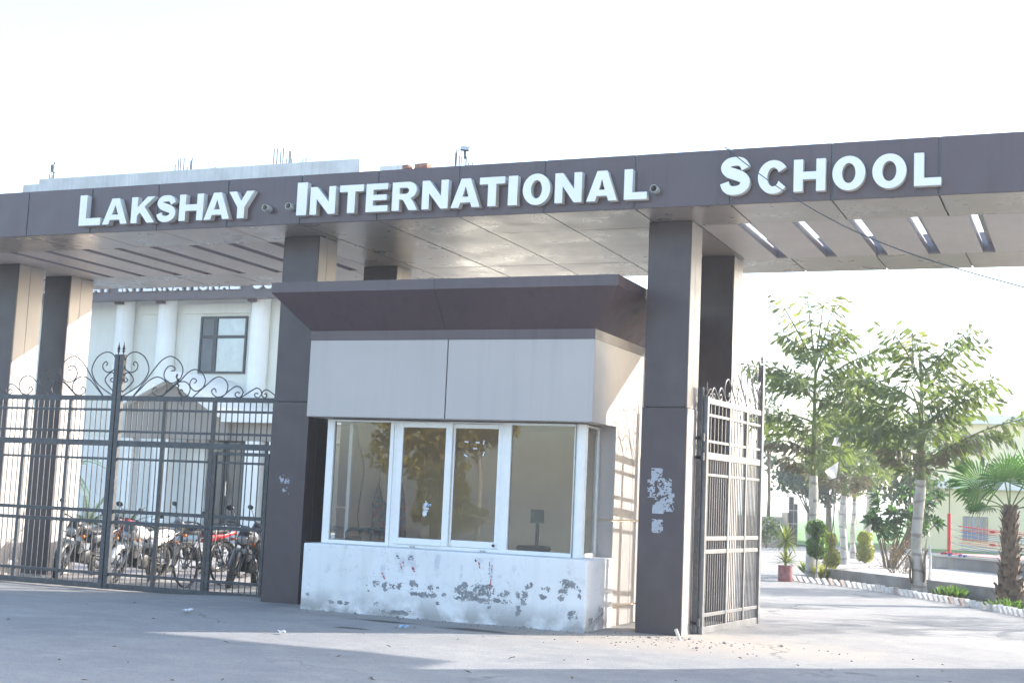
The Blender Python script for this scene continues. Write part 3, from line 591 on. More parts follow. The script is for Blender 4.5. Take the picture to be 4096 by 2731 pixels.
def gate_leaf(label, origin, ang, L, posts, pu, pl, mat, kx, flip=1, wicket=False, group=None):
    t = thing('gate_leaf', label, 'gate', origin, group, (0, 0, ang)); T = .045
    def part(mb, n): return mb.build(n, mat, t, local=True, bevel=.003)
    x = lambda q: q * flip
    def B(a, b, z0, z1, th=T, n='rail', yo=0): lo, hi = min(x(a), x(b)), max(x(a), x(b)); return part(MB().box(lo, hi, yo - th / 2, yo + th / 2, z0, z1), n)
    B(.005, .085, -.02, 3.66, .075, 'meeting_stile'); B(L - .06, L, -.02, 3.02, .06, 'hinge_stile')
    for a, b in ((2.925, 3.0), (2.205, 2.295), (-.018, .068)): B(.0855, L - .0605, a, b, T)
    for a, b in ((2.762, 2.798), (2.42, 2.455), (1.987, 2.022), (1.158, 1.212), (.99, 1.044), (.191, .236)): B(.0855, L - .0605, a, b, T - .008)
    for p in posts: B(p - .03, p + .03, .0685, 2.9245, T + .006, 'mullion')
    if wicket:
        p = posts[-1] + .055; B(p, p + .05, .07, 2.16, T - .004, 'wicket_stile', -.012); B(p + .0505, L - .13, 2.115, 2.165, T - .004, 'wicket_rail', -.012); B(L - .1295, L - .08, .07, 2.16, T - .004, 'wicket_stile', -.012)
        part(MB().tube([(x(p - .22), -.045, 1.0), (x(p + .18), -.045, 1.0)], .011, 8), 'slide_bolt')
    def bars(n0, z0, z1, w):
        key = (z0, z1, w, mat.name)
        pp = [.085] + list(posts) + [L - .06]
        for a, b, n in zip(pp, pp[1:], n0):
            for i in range(n):
                q = a + (b - a) * (i + 1) / (n + 1)
                if key not in BARM:
                    o = MB().box(-w / 2, w / 2, -w / 2, w / 2, z0, z1).build('bar', mat, t, local=True); BARM[key] = o.data
                else:
                    o = lnk(bpy.data.objects.new('bar', BARM[key])); o.parent = t
                o.location = (x(q), 0, 0)
    bars(pu, 2.25, 2.95, .013); bars(pl, .03, 2.25, .013)
    for s in SCR:
        part(MB().tube([(x(px * kx + .06), 0, 3.0 + pz) for px, pz, _ in cat([(a, b, 0) for a, b in s], 5)], .010, 6), 'scroll')
    part(MB().lathe([(.006, 3.66), (.011, 3.69), (.024, 3.715), (.011, 3.73), (.028, 3.75), (.018, 3.765), (.015, 3.79), (.007, 3.82), (.001, 3.87)], (x(.045), 0, 0), 8), 'finial')
    if kx < .99: part(MB().lathe([(.006, 3.02), (.02, 3.06), (.008, 3.08), (.018, 3.1), (.008, 3.14), (.001, 3.22)], (x(L - .03), 0, 0), 8), 'finial')
    return t
XP = -14.235
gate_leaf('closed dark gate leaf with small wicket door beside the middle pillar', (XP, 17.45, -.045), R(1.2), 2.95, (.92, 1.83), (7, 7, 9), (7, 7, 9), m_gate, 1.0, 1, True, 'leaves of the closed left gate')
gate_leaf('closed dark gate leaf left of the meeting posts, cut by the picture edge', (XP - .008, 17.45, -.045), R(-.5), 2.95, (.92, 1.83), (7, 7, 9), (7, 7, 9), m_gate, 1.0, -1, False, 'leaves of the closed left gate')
hx, hy, ex, ey = -4.60, 17.22, -4.39, 19.56
la = math.atan2(hy - ey, hx - ex); LL = math.hypot(hx - ex, hy - ey)
RG = gate_leaf('sunlit gate leaf standing open beside the right pillar', (ex, ey, .02), la, LL, (LL * .30, LL * .605), (4, 5, 5), (9, 9, 9), m_gate_lit, LL / 2.95, 1, False)
o = MB(); o.box(hx - .10, hx - .03, hy - .05, hy + .03, 0, 3.15); hp = o.build('hinge_post', m_gate, None, bevel=.004); hp.parent = RG; hp.matrix_parent_inverse = (Matrix.Translation(RG.location) @ Euler(RG.rotation_euler).to_matrix().to_4x4()).inverted()
for z in (2.45, 2.2, .1):
    o = MB(); o.lathe([(.03, z), (.03, z + .1)], (hx - .02, hy - .03, 0), 8); o.box(hx - .16, hx - .02, hy - .05, hy - .01, z + .02, z + .06); h = o.build('hinge', m_gate); h.parent = RG; h.matrix_parent_inverse = hp.matrix_parent_inverse
o = MB(); pts = [at(*D1(*p), 17.41) for p in ((580, 535), (572, 580), (590, 620), (578, 660), (600, 690), (585, 730), (605, 775), (632, 800), (628, 850), (640, 880), (628, 930), (640, 965))]
cp = cat(pts, 5)
for i, p in enumerate(cp[:-1]):
    if i < 20 or i % 2: o.ball(p + V((random.uniform(-.012, .012), random.uniform(-.01, .01), 0)), .013 if i < 34 else .006, n=5, m=4)
o.tube(pts, .005, 5)
tag(o.build('dried_garland', pmat('dried_flowers', (.10, .085, .06), .9, var=.5, vs=40)), 'withered flower string hanging over the gate scrolls', 'garland')
# ================================================================== SCHOOL
m_cream = pmat('cream_wall_paint', (.76, .74, .65), .85, var=.06, vs=.8, streak=.12, bump=.1, bs=30)
m_whitew = pmat('white_wall_paint', (.86, .84, .78), .8, var=.06, vs=.8, streak=.12)
m_gable = pmat('beige_gable_paint', (.31, .275, .235), .85, var=.05)
m_frame = pmat('dark_window_frame', (.03, .033, .04), .4)
m_sky = glassmat('upper_window_glass', (.12, .14, .15), k=1.6, base=.30)
m_door = glassmat('green_tinted_glass', (.42, .50, .44), k=1.4, base=.05, dirt=.15)
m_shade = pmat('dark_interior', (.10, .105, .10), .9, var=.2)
m_metal = pmat('chrome', (.6, .6, .6), .2, metal=1)
SY = 39.6
SB_ = thing('school_building', 'two storey cream school block with round pillars and white gabled entrance behind the left gate', 'building', (-29, SY, 0))
k_ = SY / 38.5
def zs(z): return EYE + (z - EYE) * k_
MB().box(-46, -19, SY, SY + 14, -.2, 12.2).build('wall', m_cream, SB_)
MB().box(-36.68, -22.8, SY - .12, SY + .3, 11.4, zs(12.515)).build('parapet', m_concrete, SB_); MB().box(-37.5, -36.69, SY - .05, SY + .3, 11.4, zs(12.36)).build('parapet', m_concrete, SB_); MB().box(-22.42, -21.2, SY + .6, SY + 1.5, 11.4, zs(12.40)).build('parapet', m_concrete, SB_)
MB().box(-46, -19, SY - .4, SY - .13, 11.1, 11.6).build('cornice', m_concrete, SB_)
MB().box(-40, -19, 38.5, 38.9, 7.971, 9.1).build('sign_beam', m_dark, SB_)
for x in (-35.2, -32.2, -30.38, -26.55, -22.0): MB().box(x - .02, x + .28, 38.91, SY - .01, 7.90, 8.6).build('bracket_beam', m_dark, SB_)
for x in (-35.0, -32.05, -30.2, -26.3, -22.2): MB().lathe([(.33, -.1), (.33, 9.0)], (x, SY - .22, 0), 20).build('round_column', m_whitew, SB_, smooth='auto')
for x0, x1 in ((-31.5, -30.6), (-29.6, -26.8)): MB().box(x0, x1, SY - .10, SY - .001, 7.6, 7.95).build('wall_band', m_cream, SB_)
wx0, wx1, wz0, wz1 = -28.88, -26.94, zs(5.377), zs(7.33)
f = MB(); m = .075; xm_, zm_ = -28.24, zs(6.63)
for a, b, c, d in ((wx0, wx0 + m, wz0, wz1), (wx1 - m, wx1, wz0, wz1), (wx0 + m, wx1 - m, wz0, wz0 + m), (wx0 + m, wx1 - m, wz1 - m, wz1), (xm_ - m, xm_ + m, wz0 + m, wz1 - m), (wx0 + m, xm_ - m, zm_ - .05, zm_ + .05), (xm_ + m, wx1 - m, zm_ - .05, zm_ + .05)): f.box(a, b, SY - .07, SY - .002, c, d)
W_ = f.build('window', m_frame, SB_)
m_pl = pmat('window_backing', (.16, .17, .17), .9); m_pane = pmat('reflective_pane', (.30, .34, .36), .08, spec=1., coat=1.)
for a, b, c, d, mt in ((wx0 + m, xm_ - m, wz0 + m, wz1 - m, m_pl), (xm_ + m, wx1 - m, wz0 + m, zm_ - .05, m_pane), (xm_ + m, wx1 - m, zm_ + .05, wz1 - m, m_pane)): MB().quad((a, SY - .03, c), (b, SY - .03, c), (b, SY - .03, d), (a, SY - .03, d)).build('pane', mt, W_)
# gabled entrance
GY = 36.0
PT = lambda x, z: (x, GY, z)
ax_, az = -27.47, 5.242; lx, lz = -29.55, 3.93; rx, rz = -25.4, 3.76; th = .31
MB().prism([(lx, lz), (lx, lz + th), (ax_, az), (rx, rz + th), (rx, rz), (ax_, az - th)], PT, (0, SY - GY, 0)).build('gable_roof', m_whitew, SB_, fix=True)
MB().prism([(lx + .5, lz + .02), (lx + .5, lz + .28), (ax_, az - th - .01), (rx - .5, rz + .28), (rx - .5, rz + .02)], lambda x, z: (x, GY + .35, z), (0, .15, 0)).build('gable_face', m_gable, SB_, fix=True)
MB().box(lx + .3, rx + .2, GY + .3, GY + .7, 3.05, 3.92).build('entrance_beam', m_gable, SB_)
MB().box(-25.35, -19, GY + .1, SY - .01, 3.62, 3.90).build('side_canopy', m_whitew, SB_)
MB().box(-25.35, -19, GY + .5, GY + .7, 3.05, 3.615).build('entrance_beam', m_gable, SB_)
for x0, x1 in ((-28.03, -27.48), (-24.52, -23.97), (-23.65, -23.2), (-29.3, -28.9)): MB().box(x0, x1, GY + .32, GY + .68, -.1, 3.04).build('entrance_pillar', m_whitew, SB_)
MB().box(-27.47, -26.59, GY + 1.2, GY + 1.35, -.1, 3.4).build('entrance_wall', m_whitew, SB_); MB().box(-33, -28.04, GY + 2.2, GY + 2.4, -.1, 3.1).build('entrance_wall', m_whitew, SB_)
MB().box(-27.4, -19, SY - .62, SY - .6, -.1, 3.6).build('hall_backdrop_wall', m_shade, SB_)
MB().box(-29.5, -19, GY - .4, SY - .01, -.1, .32).build('entrance_step', m_concrete, SB_); MB().box(-29.7, -19, GY - .8, GY - .41, -.1, .16).build('entrance_step', m_concrete, SB_)
for x0, x1 in ((-26.58, -25.95), (-25.90, -25.2), (-25.15, -24.53), (-23.96, -23.66), (-23.19, -21.5)):
    d = MB(); 
    for a, b, c, e_ in ((x0, x0 + .05, .33, 3.2), (x1 - .05, x1, .33, 3.2), (x0 + .05, x1 - .05, .33, .41), (x0 + .05, x1 - .05, 3.1, 3.2)): d.box(a, b, GY + 1.3, GY + 1.36, c, e_)
    D_ = d.build('glass_door', m_frame, SB_); MB().quad((x0 + .05, GY + 1.33, .41), (x1 - .05, GY + 1.33, .41), (x1 - .05, GY + 1.33, 3.1), (x0 + .05, GY + 1.33, 3.1)).build('pane', m_door, D_)
    if x1 < -24: MB().tube([(x0 + .12, GY + 1.29, 1.25), (x0 + .12, GY + 1.22, 1.3), (x0 + .12, GY + 1.22, 1.75), (x0 + .12, GY + 1.29, 1.8)], .02, 6).build('handle', m_metal, D_)
SS = thing('building_sign', 'white raised school name lettering on the far building beam, lower half in view', 'sign', (-29, 38.5, 8.25))
def word(w, x, h0, wd, sp):
    for i, ch in enumerate(w):
        h = h0 * 1.2 if i == 0 else h0; ww = wd * (.42 if ch == 'I' else 1.); letter(ch, x, x + ww, 8.255, h, 38.5, .1, SS); x += ww + sp
word('LAKSHAY', -35.02, .40, .385, .048); word('INTERNATIONAL', -31.66, .40, .385, .044); word('SCHOOL', -26.06, .40, .385, .05)
for xa, n, hh, lb in ((-36.4, 4, .25, 'short rebar stubs by the dark lamp at the left roof end'), (-30.6, 7, .5, 'second group of rebar on the parapet above the K and S'), (-29.0, 3, .25, 'low third group of rebar stubs on the parapet'), (-26.4, 8, .62, 'tallest rebar group on the school parapet'), (-25.3, 4, .22, 'low rebar stubs right of the tallest group')):
    x = xa; t = thing('rebar_cluster', lb, 'rebar', (xa, SY + .1, zs(12.5)), 'rebar clusters on the roofs')
    for i in range(n):
        hq = hh * random.choice((.35, .6, .95, 1, .8)); MB().tube([(x, SY + .1, 12.4), (x, SY + .1, zs(12.515) + hq)], .02, 4).build('bar', m_rust, t); x += random.uniform(.05, .16)
t = thing('roof_lamp', 'small dark lamp on a post at the left end of the school parapet', 'lamp', (-36.25, SY + .1, 12.8))
MB().tube([(-36.2, SY + .1, 12.5), (-36.2, SY + .1, zs(12.515) + .7)], .03, 6).build('post', m_fl, t); MB().box(-36.28, -36.13, SY, SY + .2, zs(12.515) + .3, zs(12.515) + .58).build('head', m_fl, t)

# ================================================================== FOLIAGE TOOLS
m_lg = leafmat('palm_leaf_green', (.048, .074, .036), (.17, .235, .05), tw=.46)
m_ly = leafmat('palm_leaf_yellowing', (.09, .11, .035), (.22, .25, .05), tw=.5)
m_ld = leafmat('palm_leaf_dry', (.11, .105, .07), (.16, .14, .07), tw=.3)
m_lf = leafmat('fan_palm_leaf', (.038, .09, .028), (.10, .25, .035), tw=.48)
m_lt = leafmat('tree_leaf', (.04, .075, .03), (.09, .17, .03))
m_lh = leafmat('far_tree_leaf', (.05, .075, .06), (.08, .12, .06))
m_lb = leafmat('big_shrub_leaf', (.035, .075, .035), (.085, .19, .04), rough=.3)
m_lyb = leafmat('topiary_leaf', (.045, .10, .025), (.12, .24, .03)); m_lyy = leafmat('golden_topiary_leaf', (.16, .19, .04), (.40, .42, .06))
m_lyu = leafmat('yucca_leaf', (.10, .14, .05), (.24, .30, .06))
def barkmat(name, c1, c2, ring=0, white=0):
    M = NT(name); x, y, z = M.sep(); c = M.mix(M.ramp(M.noise(5, 5, stretch=(1, 1, .5)), .35, .65), c1, c2)
    if ring:
        w = M.n.new('ShaderNodeTexWave'); w.wave_type = 'BANDS'; w.bands_direction = 'Z'; w.inputs['Scale'].default_value = ring; w.inputs['Distortion'].default_value = 3.5; w.inputs['Detail'].default_value = 3; w.inputs['Detail Scale'].default_value = 1.5; M.l(M.pos, w.inputs[0])
        c = M.mix(M.math('MULTIPLY', M.ramp(w.outputs[1], .88, .98), .6), c, sc3(c1, .45)); M.bump(w.outputs[1], .4, .02)
    M.setc(c); M.rough(.9); return M.m
m_trunk = barkmat('ringed_palm_trunk', (.33, .31, .27), (.52, .50, .46), .9); m_bark = barkmat('brown_bark', (.12, .09, .065), (.22, .18, .13)); m_stem = pmat('green_stem', (.13, .18, .05), .5, var=.25, vs=4)
m_boot = pmat('dry_leaf_base', (.15, .11, .08), .9, var=.45, vs=8, bump=.5, bs=30); m_fib = pmat('palm_fibre', (.075, .055, .04), 1., var=.4, vs=14); m_sheath = pmat('pale_leaf_sheath', (.46, .43, .36), .8, var=.25, vs=5)
RND = random.Random(5)
def U(a, b): return RND.uniform(a, b)
def rv(): 
    while 1:
        v = V((U(-1, 1), U(-1, 1), U(-1, 1)))
        if .05 < v.length < 1: return v.normalized()
def fishleaf(o, p, d, s, nrm):               # jagged fish-tail leaflet
    d = d.normalized(); w = d.cross(nrm)
    if w.length < .1: w = d.orthogonal()
    w.normalize(); k = s * U(.09, .17)
    a = p + d * s * .55 + w * k * .8; b = p + d * s * U(.8, 1.) + w * k * .5; m = p + d * s * .72; c = p + d * s * U(.85, 1.1) - w * k * .55; e = p + d * s * .5 - w * k * .8
    o.add([p, a, b, m, c, e], [(0, 1, 2, 3), (0, 3, 4, 5)])
def fish_frond(base, az, el, L, droop, mat, parent, dens=1., pin=.42, ls=.29):
    h = V((math.cos(az), math.sin(az), 0)); o = MB(); d = (h * math.cos(el) + V((0, 0, 1)) * math.sin(el)).normalized(); p = V(base); n = 9; pts = [p.copy()]
    for i in range(n): d = (d + V((0, 0, -droop / n)) + rv() * .03).normalized(); p = p + d * L / n; pts.append(p.copy())
    o.mi = 1; o.tube(pts, [.030 * (1 - .85 * i / n) + .004 for i in range(n + 1)], 5); o.mi = 0
    npin = int(9 * dens) + 2
    for i in range(npin):
        t = .16 + .84 * (i + .5) / npin; fi = t * n; j = min(n - 1, int(fi)); q = pts[j].lerp(pts[j + 1], fi - j); dd = (pts[j + 1] - pts[j]).normalized()
        for sd in (-1, 1):
            sv = dd.cross(V((0, 0, 1)));
            if sv.length < .1: sv = dd.orthogonal()
            sv.normalize(); up = sv.cross(dd); pd = (sv * sd * U(.75, 1) + dd * U(.35, .7) + up * U(-.25, .2)).normalized(); pl = L * pin * (1 - .62 * t) * U(.8, 1.15) + .12
            m = max(3, int(pl / .095 * dens)); pp = q.copy(); prev = q.copy()
            for k in range(m):
                pd = (pd + V((0, 0, -.05)) + rv() * .05).normalized(); pp = pp + pd * pl / m
                ld = (pd * .8 + up * (1 if k % 2 else -1) * U(.35, .8) + V((0, 0, -U(.1, .9))) + rv() * .25); fishleaf(o, pp, ld, ls * U(.75, 1.3), (sv + rv() * .6))
            o.mi = 1; o.tube([q, pp], [.007, .003], 3, cap=False); o.mi = 0
    return o.build('frond', [mat, m_stem], parent)
def fish_palm(name, label, base, ht, z0, z1, trunk_r, spread, n, top, group, seed, dens=1., mix=None):
    global RND
    RND = random.Random(seed); x, y = base; t = thing(name, label, 'palm tree', (x, y, 0), group)
    pts = [(x + trunk_r * .35 * math.sin(i * .9 + seed), y, z0 * 1.05 * i / 7 - .05) for i in range(8)]
    rr = [trunk_r * (1.55 - .5 * min(1, i / 2) - .12 * i / 7) for i in range(8)]; MB().tube(pts, rr, 14).build('trunk', m_trunk, t, smooth='auto')
    tp = V(pts[-1]); MB().tube([tp, tp + V((0, 0, (z1 - z0) * .6)), V((tp.x, y, z1))], [rr[-1] * .85, rr[-1] * .5, .02], 8).build('stem', m_stem, t, smooth=True)
    for k in range(3):                        # split pale leaf sheaths hugging the trunk
        a = U(0, 6.28); z = U(.25, z0 * .8); o = MB(); dx, dy = math.cos(a), math.sin(a); tx, ty = -dy, dx; r0 = trunk_r * 1.02; vs = []
        for i in range(6):
            q = i / 5; w = trunk_r * .55 * (1 - q) ** .7 + .01; rr_ = r0 + .02 + .10 * q * q
            vs += [(x + dx * rr_ + tx * w, y + dy * rr_ + ty * w, z + q * U(.7, .8)), (x + dx * (rr_ + .02), y + dy * (rr_ + .02), z + q * .75), (x + dx * rr_ - tx * w, y + dy * rr_ - ty * w, z + q * U(.7, .8))]
        o.add(vs, [(i * 3 + j, i * 3 + j + 1, i * 3 + j + 4, i * 3 + j + 3) for i in range(5) for j in (0, 1)]); o.build('leaf_sheath', m_sheath, t, smooth=True)
    for i in range(n):
        q = i / (n - 1); z = z0 + (z1 - z0) * q * .92; az = i * 2.4 + seed + U(-.3, .3); el = R(61 - 22 * math.sin(math.pi * q ** .8) + U(-9, 9)); L = spread * (1.08 - .38 * q) * min(1, .42 + 1.6 * q) * U(.82, 1.14)
        mt = m_ld if q < .18 and RND.random() < .7 else (m_ly if RND.random() < .025 else m_lg)
        fish_frond((tp.x, y, z), az, el, L, .95 * (1 - .35 * q), mt, t, dens)
    for i in range(top): fish_frond((tp.x, y, z1 - .35), i * 2.1 + seed, R(72 + U(-8, 12)), (ht - z1) * U(.9, 1.15) + .35, .12, m_ly, t, dens * .62, pin=.30, ls=.30)
    return t
P1 = fish_palm('fishtail_palm', 'tall fishtail palm with yellow upright tip rising behind the red pot and topiary', (-6.2, 33.35), 6.9, 2.4, 5.5, .10, 1.8, 18, 4, 'fishtail palms along the drive', 3, 1.05)
P2 = fish_palm('fishtail_palm', 'dark green fishtail palm with whitewashed trunk standing before the low wall', (-3.33, 29.75), 5.45, 2.3, 4.7, .115, 1.95, 16, 2, 'fishtail palms along the drive', 8, 1.0)
for P_m, z, az, el, L in ((P1, 4.3, 3.0, 42, 2.0), (P1, 4.6, .15, 47, 2.1), (P1, 3.6, -.4, 50, 1.9), (P2, 2.55, .12, 46, 2.75), (P2, 3.0, 3.3, 52, 1.9), (P2, 3.4, -.2, 48, 1.8)):
    fish_frond((P_m.location.x, P_m.location.y, z), az, R(el), L, .6, m_lg, P_m, 1.15)
for sx, z0, z1 in ((-1, .22, .80), (1, .26, .92)):       # two brown boat shaped sheaths at the trunk foot
    o = MB(); vs = []
    for i in range(9):
        q = i / 8; w = .09 * math.sin(math.pi * min(1, .15 + q * .9)) + .008; x = -3.33 + sx * (.115 + .06 * q * q + .02 * math.sin(q * 6)); z = z0 + (z1 - z0) * q
        vs += [(x, 29.66 - w, z), (x + sx * .035, 29.66, z), (x, 29.66 + w, z), (x - sx * .01, 29.66, z)]
    o.add(vs, [(i * 4 + j, i * 4 + (j + 1) % 4, i * 4 + 4 + (j + 1) % 4, i * 4 + 4 + j) for i in range(8) for j in range(4)]); o.build('leaf_sheath', m_boot, P2, smooth=True)
o = MB(); o.tube([(-3.45, 29.75, 4.6), (-3.53, 29.75, 5.85)], [.025, .004], 5); o.build('spear_leaf', m_stem, P2)
P3 = fish_palm('fishtail_palm', 'fishtail palm second from the pot, rope marks on its pale trunk', (-7.28, 44.4), 6.2, 2.1, 4.6, .11, 1.9, 18, 1, 'fishtail palms along the drive', 13, 1.0)
P4 = fish_palm('fishtail_palm', 'slim fishtail palm with thin trunk between two thicker trunks', (-7.95, 50.7), 5.6, 2.0, 4.4, .085, 1.9, 12, 1, 'fishtail palms along the drive', 21, .9)
P5 = fish_palm('fishtail_palm', 'thick pale fishtail palm trunk farthest back beside the golden topiary', (-8.06, 55.2), 6.6, 2.4, 5.0, .17, 2.3, 14, 1, 'fishtail palms along the drive', 34, .9)
P6 = fish_palm('fishtail_palm', 'fishtail palm leaning in from the right edge behind the fan palm', (.75, 33.5), 4.6, 2.2, 3.7, .11, 1.6, 13, 1, 'fishtail palms along the drive', 44, 1.0)

fish_palm('fishtail_palm', 'sparse fishtail palm just outside the right picture edge', (4.5, 26.8), 5.2, 2.4, 4.6, .11, 1.7, 9, 1, 'fishtail palms along the drive', 61, .7)
fish_palm('fishtail_palm', 'second sparse fishtail palm outside the right picture edge', (6.4, 30.4), 5.4, 2.5, 4.8, .11, 1.7, 9, 1, 'fishtail palms along the drive', 67, .7)
# fan palm with booted trunk
FP = thing('fan_palm', 'fan palm with shaggy brown booted trunk at the right edge', 'palm tree', (-1.42, 27.1, 0)); RND = random.Random(4)
fx, fy_ = -1.40, 27.1; rad = lambda z: .225 - .11 * min(1, z / 1.75) + (.05 if z < .5 else 0)
MB().tube([(fx, fy_, z * .2) for z in range(10)], [rad(z * .2) * .85 for z in range(10)], 10).build('trunk', m_fib, FP, smooth=True)
for i in range(96):
    z = .08 + 1.68 * (i / 96) ** .9; a = i * 2.39996 + U(-.15, .15); r = rad(z) * .86; d = V((math.cos(a), math.sin(a), 0)); w = d.cross(V((0, 0, 1))) * U(.045, .075) * (rad(z) / .2 + .3); h = U(.09, .17); b = V((fx, fy_, z)) + d * r; tip = b + d * U(.05, .11) + V((0, 0, h))
    MB().add
    o = MB(); o.add([b + w - V((0, 0, .05)), b - w - V((0, 0, .05)), b + w * .75 + d * .03 + V((0, 0, h * .5)), b - w * .75 + d * .03 + V((0, 0, h * .5)), tip + w * .35, tip - w * .35 + V((0, 0, U(-.03, .03))), b + d * .005], [(0, 1, 3, 2), (2, 3, 5, 4), (0, 2, 6), (1, 6, 3), (2, 4, 6), (3, 6, 5)]); o.build('leaf_base', m_boot, FP)
o = MB(); 
for i in range(5): o.tube(cat([(fx + .05 * math.cos(i), fy_ + .05 * math.sin(i), 1.65), (fx + .1 * math.cos(i * 1.3), fy_ + .1 * math.sin(i * 1.3), 1.9)], 2), [.06, .05, .04], 6)
o.build('crownshaft', m_boot, FP)
def fan(c, axis, up, r, n, parent, spread=250, fold=.18, mat=None, droop=.25):
    axis = axis.normalized(); sd = axis.cross(up).normalized(); up = sd.cross(axis); o = MB()
    for i in range(n):
        a = R(-spread / 2 + spread * i / (n - 1)); d = axis * math.cos(a) + sd * math.sin(a); e = (axis * -math.sin(a) + sd * math.cos(a)); L = r * U(.86, 1.06) * (1 - .18 * abs(a) / R(spread / 2)); w = L * math.tan(R(spread / n / 2)) * .86
        m1 = c + d * L * .52; tip = c + d * L + V((0, 0, -droop * L * U(.1, .7))); dn = up * fold * w
        o.add([c, m1 + e * w * .52 - dn, m1 + dn, m1 - e * w * .52 - dn, tip, c + d * L * .78 + e * w * .33, c + d * L * .78 - e * w * .33], [(0, 1, 2), (0, 2, 3), (1, 5, 4, 2), (2, 4, 6, 3)])
    return o.build('fan_leaf', mat or m_lf, parent)
TOP = V((fx, fy_, 1.78))
for az, el, pl, r, sp, m in ((2.9, 42, .72, .72, 240, 1), (.25, 62, .75, .66, 260, 1), (1.6, 70, .7, .55, 240, 1), (-1.75, 55, .66, .66, 250, 1), (-.6, 35, .7, .55, 230, 1), (3.7, 20, .6, .45, 220, 1), (-2.4, 8, .5, .42, 200, 1), (.1, 10, .5, .4, 200, 1)):
    d = V((math.cos(az) * math.cos(R(el)), math.sin(az) * math.cos(R(el)), math.sin(R(el)))); c = TOP + d * pl
    MB().tube(cat([TOP, TOP + d * pl * .5 + V((0, 0, .04)), c], 3), .014, 5).build('petiole', m_stem, FP)
    nrm = V((.35, -1, .35)) if el > 15 else V((0, -.3, 1)); ax = (d * .7 + V((math.cos(az) * .4, 0, .35 if el > 15 else -.4))).normalized(); fan(c, ax, nrm, r, 30, FP, sp)

# generic leafy crowns
def leafcloud(name, mat, parent, centres, n, size, flat=.5, asp=.45):
    o = MB()
    for c, rx, ry, rz, w in centres:
        for _ in range(int(n * w)):
            v = rv(); k = U(.25, 1) ** .5; p = V(c) + V((v.x * rx, v.y * ry, v.z * rz)) * k; d = (rv() + v * .6 + V((0, 0, -.25))).normalized(); s = d.cross(rv()).normalized(); L = size * U(.6, 1.3); q = s * L * asp
            o.add([p, p + d * L * .5 + q, p + d * L, p + d * L * .5 - q], [(0, 1, 2, 3)])
    return o.build(name, mat, parent)
RND = random.Random(9)
def broad_tree(name, label, cat_, base, hts, crowns, size, n, mat, group=None, tr=.12, loc_z=0, limbs=5, bm=None):
    x, y = base; t = thing(name, label, cat_, (x, y, loc_z), group); o = MB(); o.tube([(x, y, -.1), (x + .05, y, hts * .5), (x, y, hts)], [tr * 1.2, tr, tr * .7], 8)
    for c, rx, ry, rz, w in crowns[:limbs]: o.tube(cat([(x, y, hts * .8), ((x + c[0]) / 2, (y + c[1]) / 2, (hts + c[2]) / 2 + .05), c], 3), [tr * .6] + [tr * .45] * 2 + [tr * .3] + [tr * .2] * (len(cat([(0, 0, 0), (1, 1, 1), (2, 2, 3)], 3)) - 4), 5)
    o.build('trunk', bm or m_bark, t, smooth=True); leafcloud('crown', mat, t, crowns, n, size); return t
def clumps(cx, cy, cz, rx, ry, rz, k, r, seed):
    q = random.Random(seed); out = []
    for _ in range(k):
        a = q.uniform(0, 6.28); b = q.uniform(-1, 1); s = q.uniform(.45, 1); out.append(((cx + rx * s * math.cos(a) * math.sqrt(1 - b * b), cy + ry * s * math.sin(a) * math.sqrt(1 - b * b), cz + rz * s * b), r * q.uniform(.6, 1.2), r * q.uniform(.6, 1.2), r * q.uniform(.5, .9), q.uniform(.6, 1.2)))
    return out
b = at(*D3(185, 830), 68); broad_tree('slender_tree', 'tall thin trunked tree behind the grey wall, right of the open gate leaf', 'tree', (b.x, 68), 4.4, clumps(at(*D3(150, 100), 68).x, 68, 6.0, .9, .9, 1.9, 16, .55, 2), .17, 60, m_lh, tr=.085)
c = at(*D3(760, 640), 76); broad_tree('leafy_tree', 'hazy blue green tree beyond the palms in the field', 'tree', (c.x + .3, 76), 2.4, clumps(c.x - .4, 76, 4.1, 2.6, 2, 1.9, 26, .75, 3), .28, 75, m_lh, 'far trees by the field', tr=.16)
c = at(*D3(450, 640), 72); broad_tree('leafy_tree', 'small sparse hazy tree over the dark gate post', 'tree', (c.x + .8, 72), 1.9, clumps(c.x + .2, 72, 3.2, 1.4, 1, .8, 12, .5, 6), .2, 40, m_lh, 'far trees by the field', tr=.08)
c = at(3640, 1960, 62); broad_tree('leafy_tree', 'dense green tree filling the gap between the palms and the yellow building', 'tree', (c.x, 62), 2.2, clumps(c.x - .6, 62, 4.0, 2.6, 1.6, 2.2, 26, .8, 8), .24, 80, m_lt, 'far trees by the field', tr=.18)
# big leaved shrub by the ring
def rosette(o, c, ax, r, n, w=.2):
    ax = V(ax).normalized(); s = ax.orthogonal().normalized(); t = ax.cross(s)
    for i in range(n):
        a = 2.39996 * i; el = R(70 - 75 * i / n + U(-6, 6)); d = (s * math.cos(a) + t * math.sin(a)) * math.cos(el) + ax * math.sin(el); e = d.cross(ax); 
        if e.length < .05: e = s
        e.normalize(); L = r * U(.8, 1.1); k = L * w; u = d.cross(e) * -.04; tip = c + d * L + V((0, 0, -.22 * L)); m = c + d * L * .62 + V((0, 0, -.03 * L))
        o.add([c, c + d * L * .3 + e * k * .5, m + e * k, tip, m - e * k, c + d * L * .3 - e * k * .5, m + u], [(0, 1, 2, 6), (2, 3, 6), (3, 4, 6), (0, 6, 4, 5)])
RND = random.Random(14)
bs = gnd(*D4(130, 1600)); bx_, by_ = at(*D4(130, 1500), 36.).x, 36.
BS = thing('frangipani_shrub', 'big leaved glossy shrub behind the whitewashed palm trunk', 'shrub', (bx_, by_, 0)); tr_ = MB(); lf = MB()
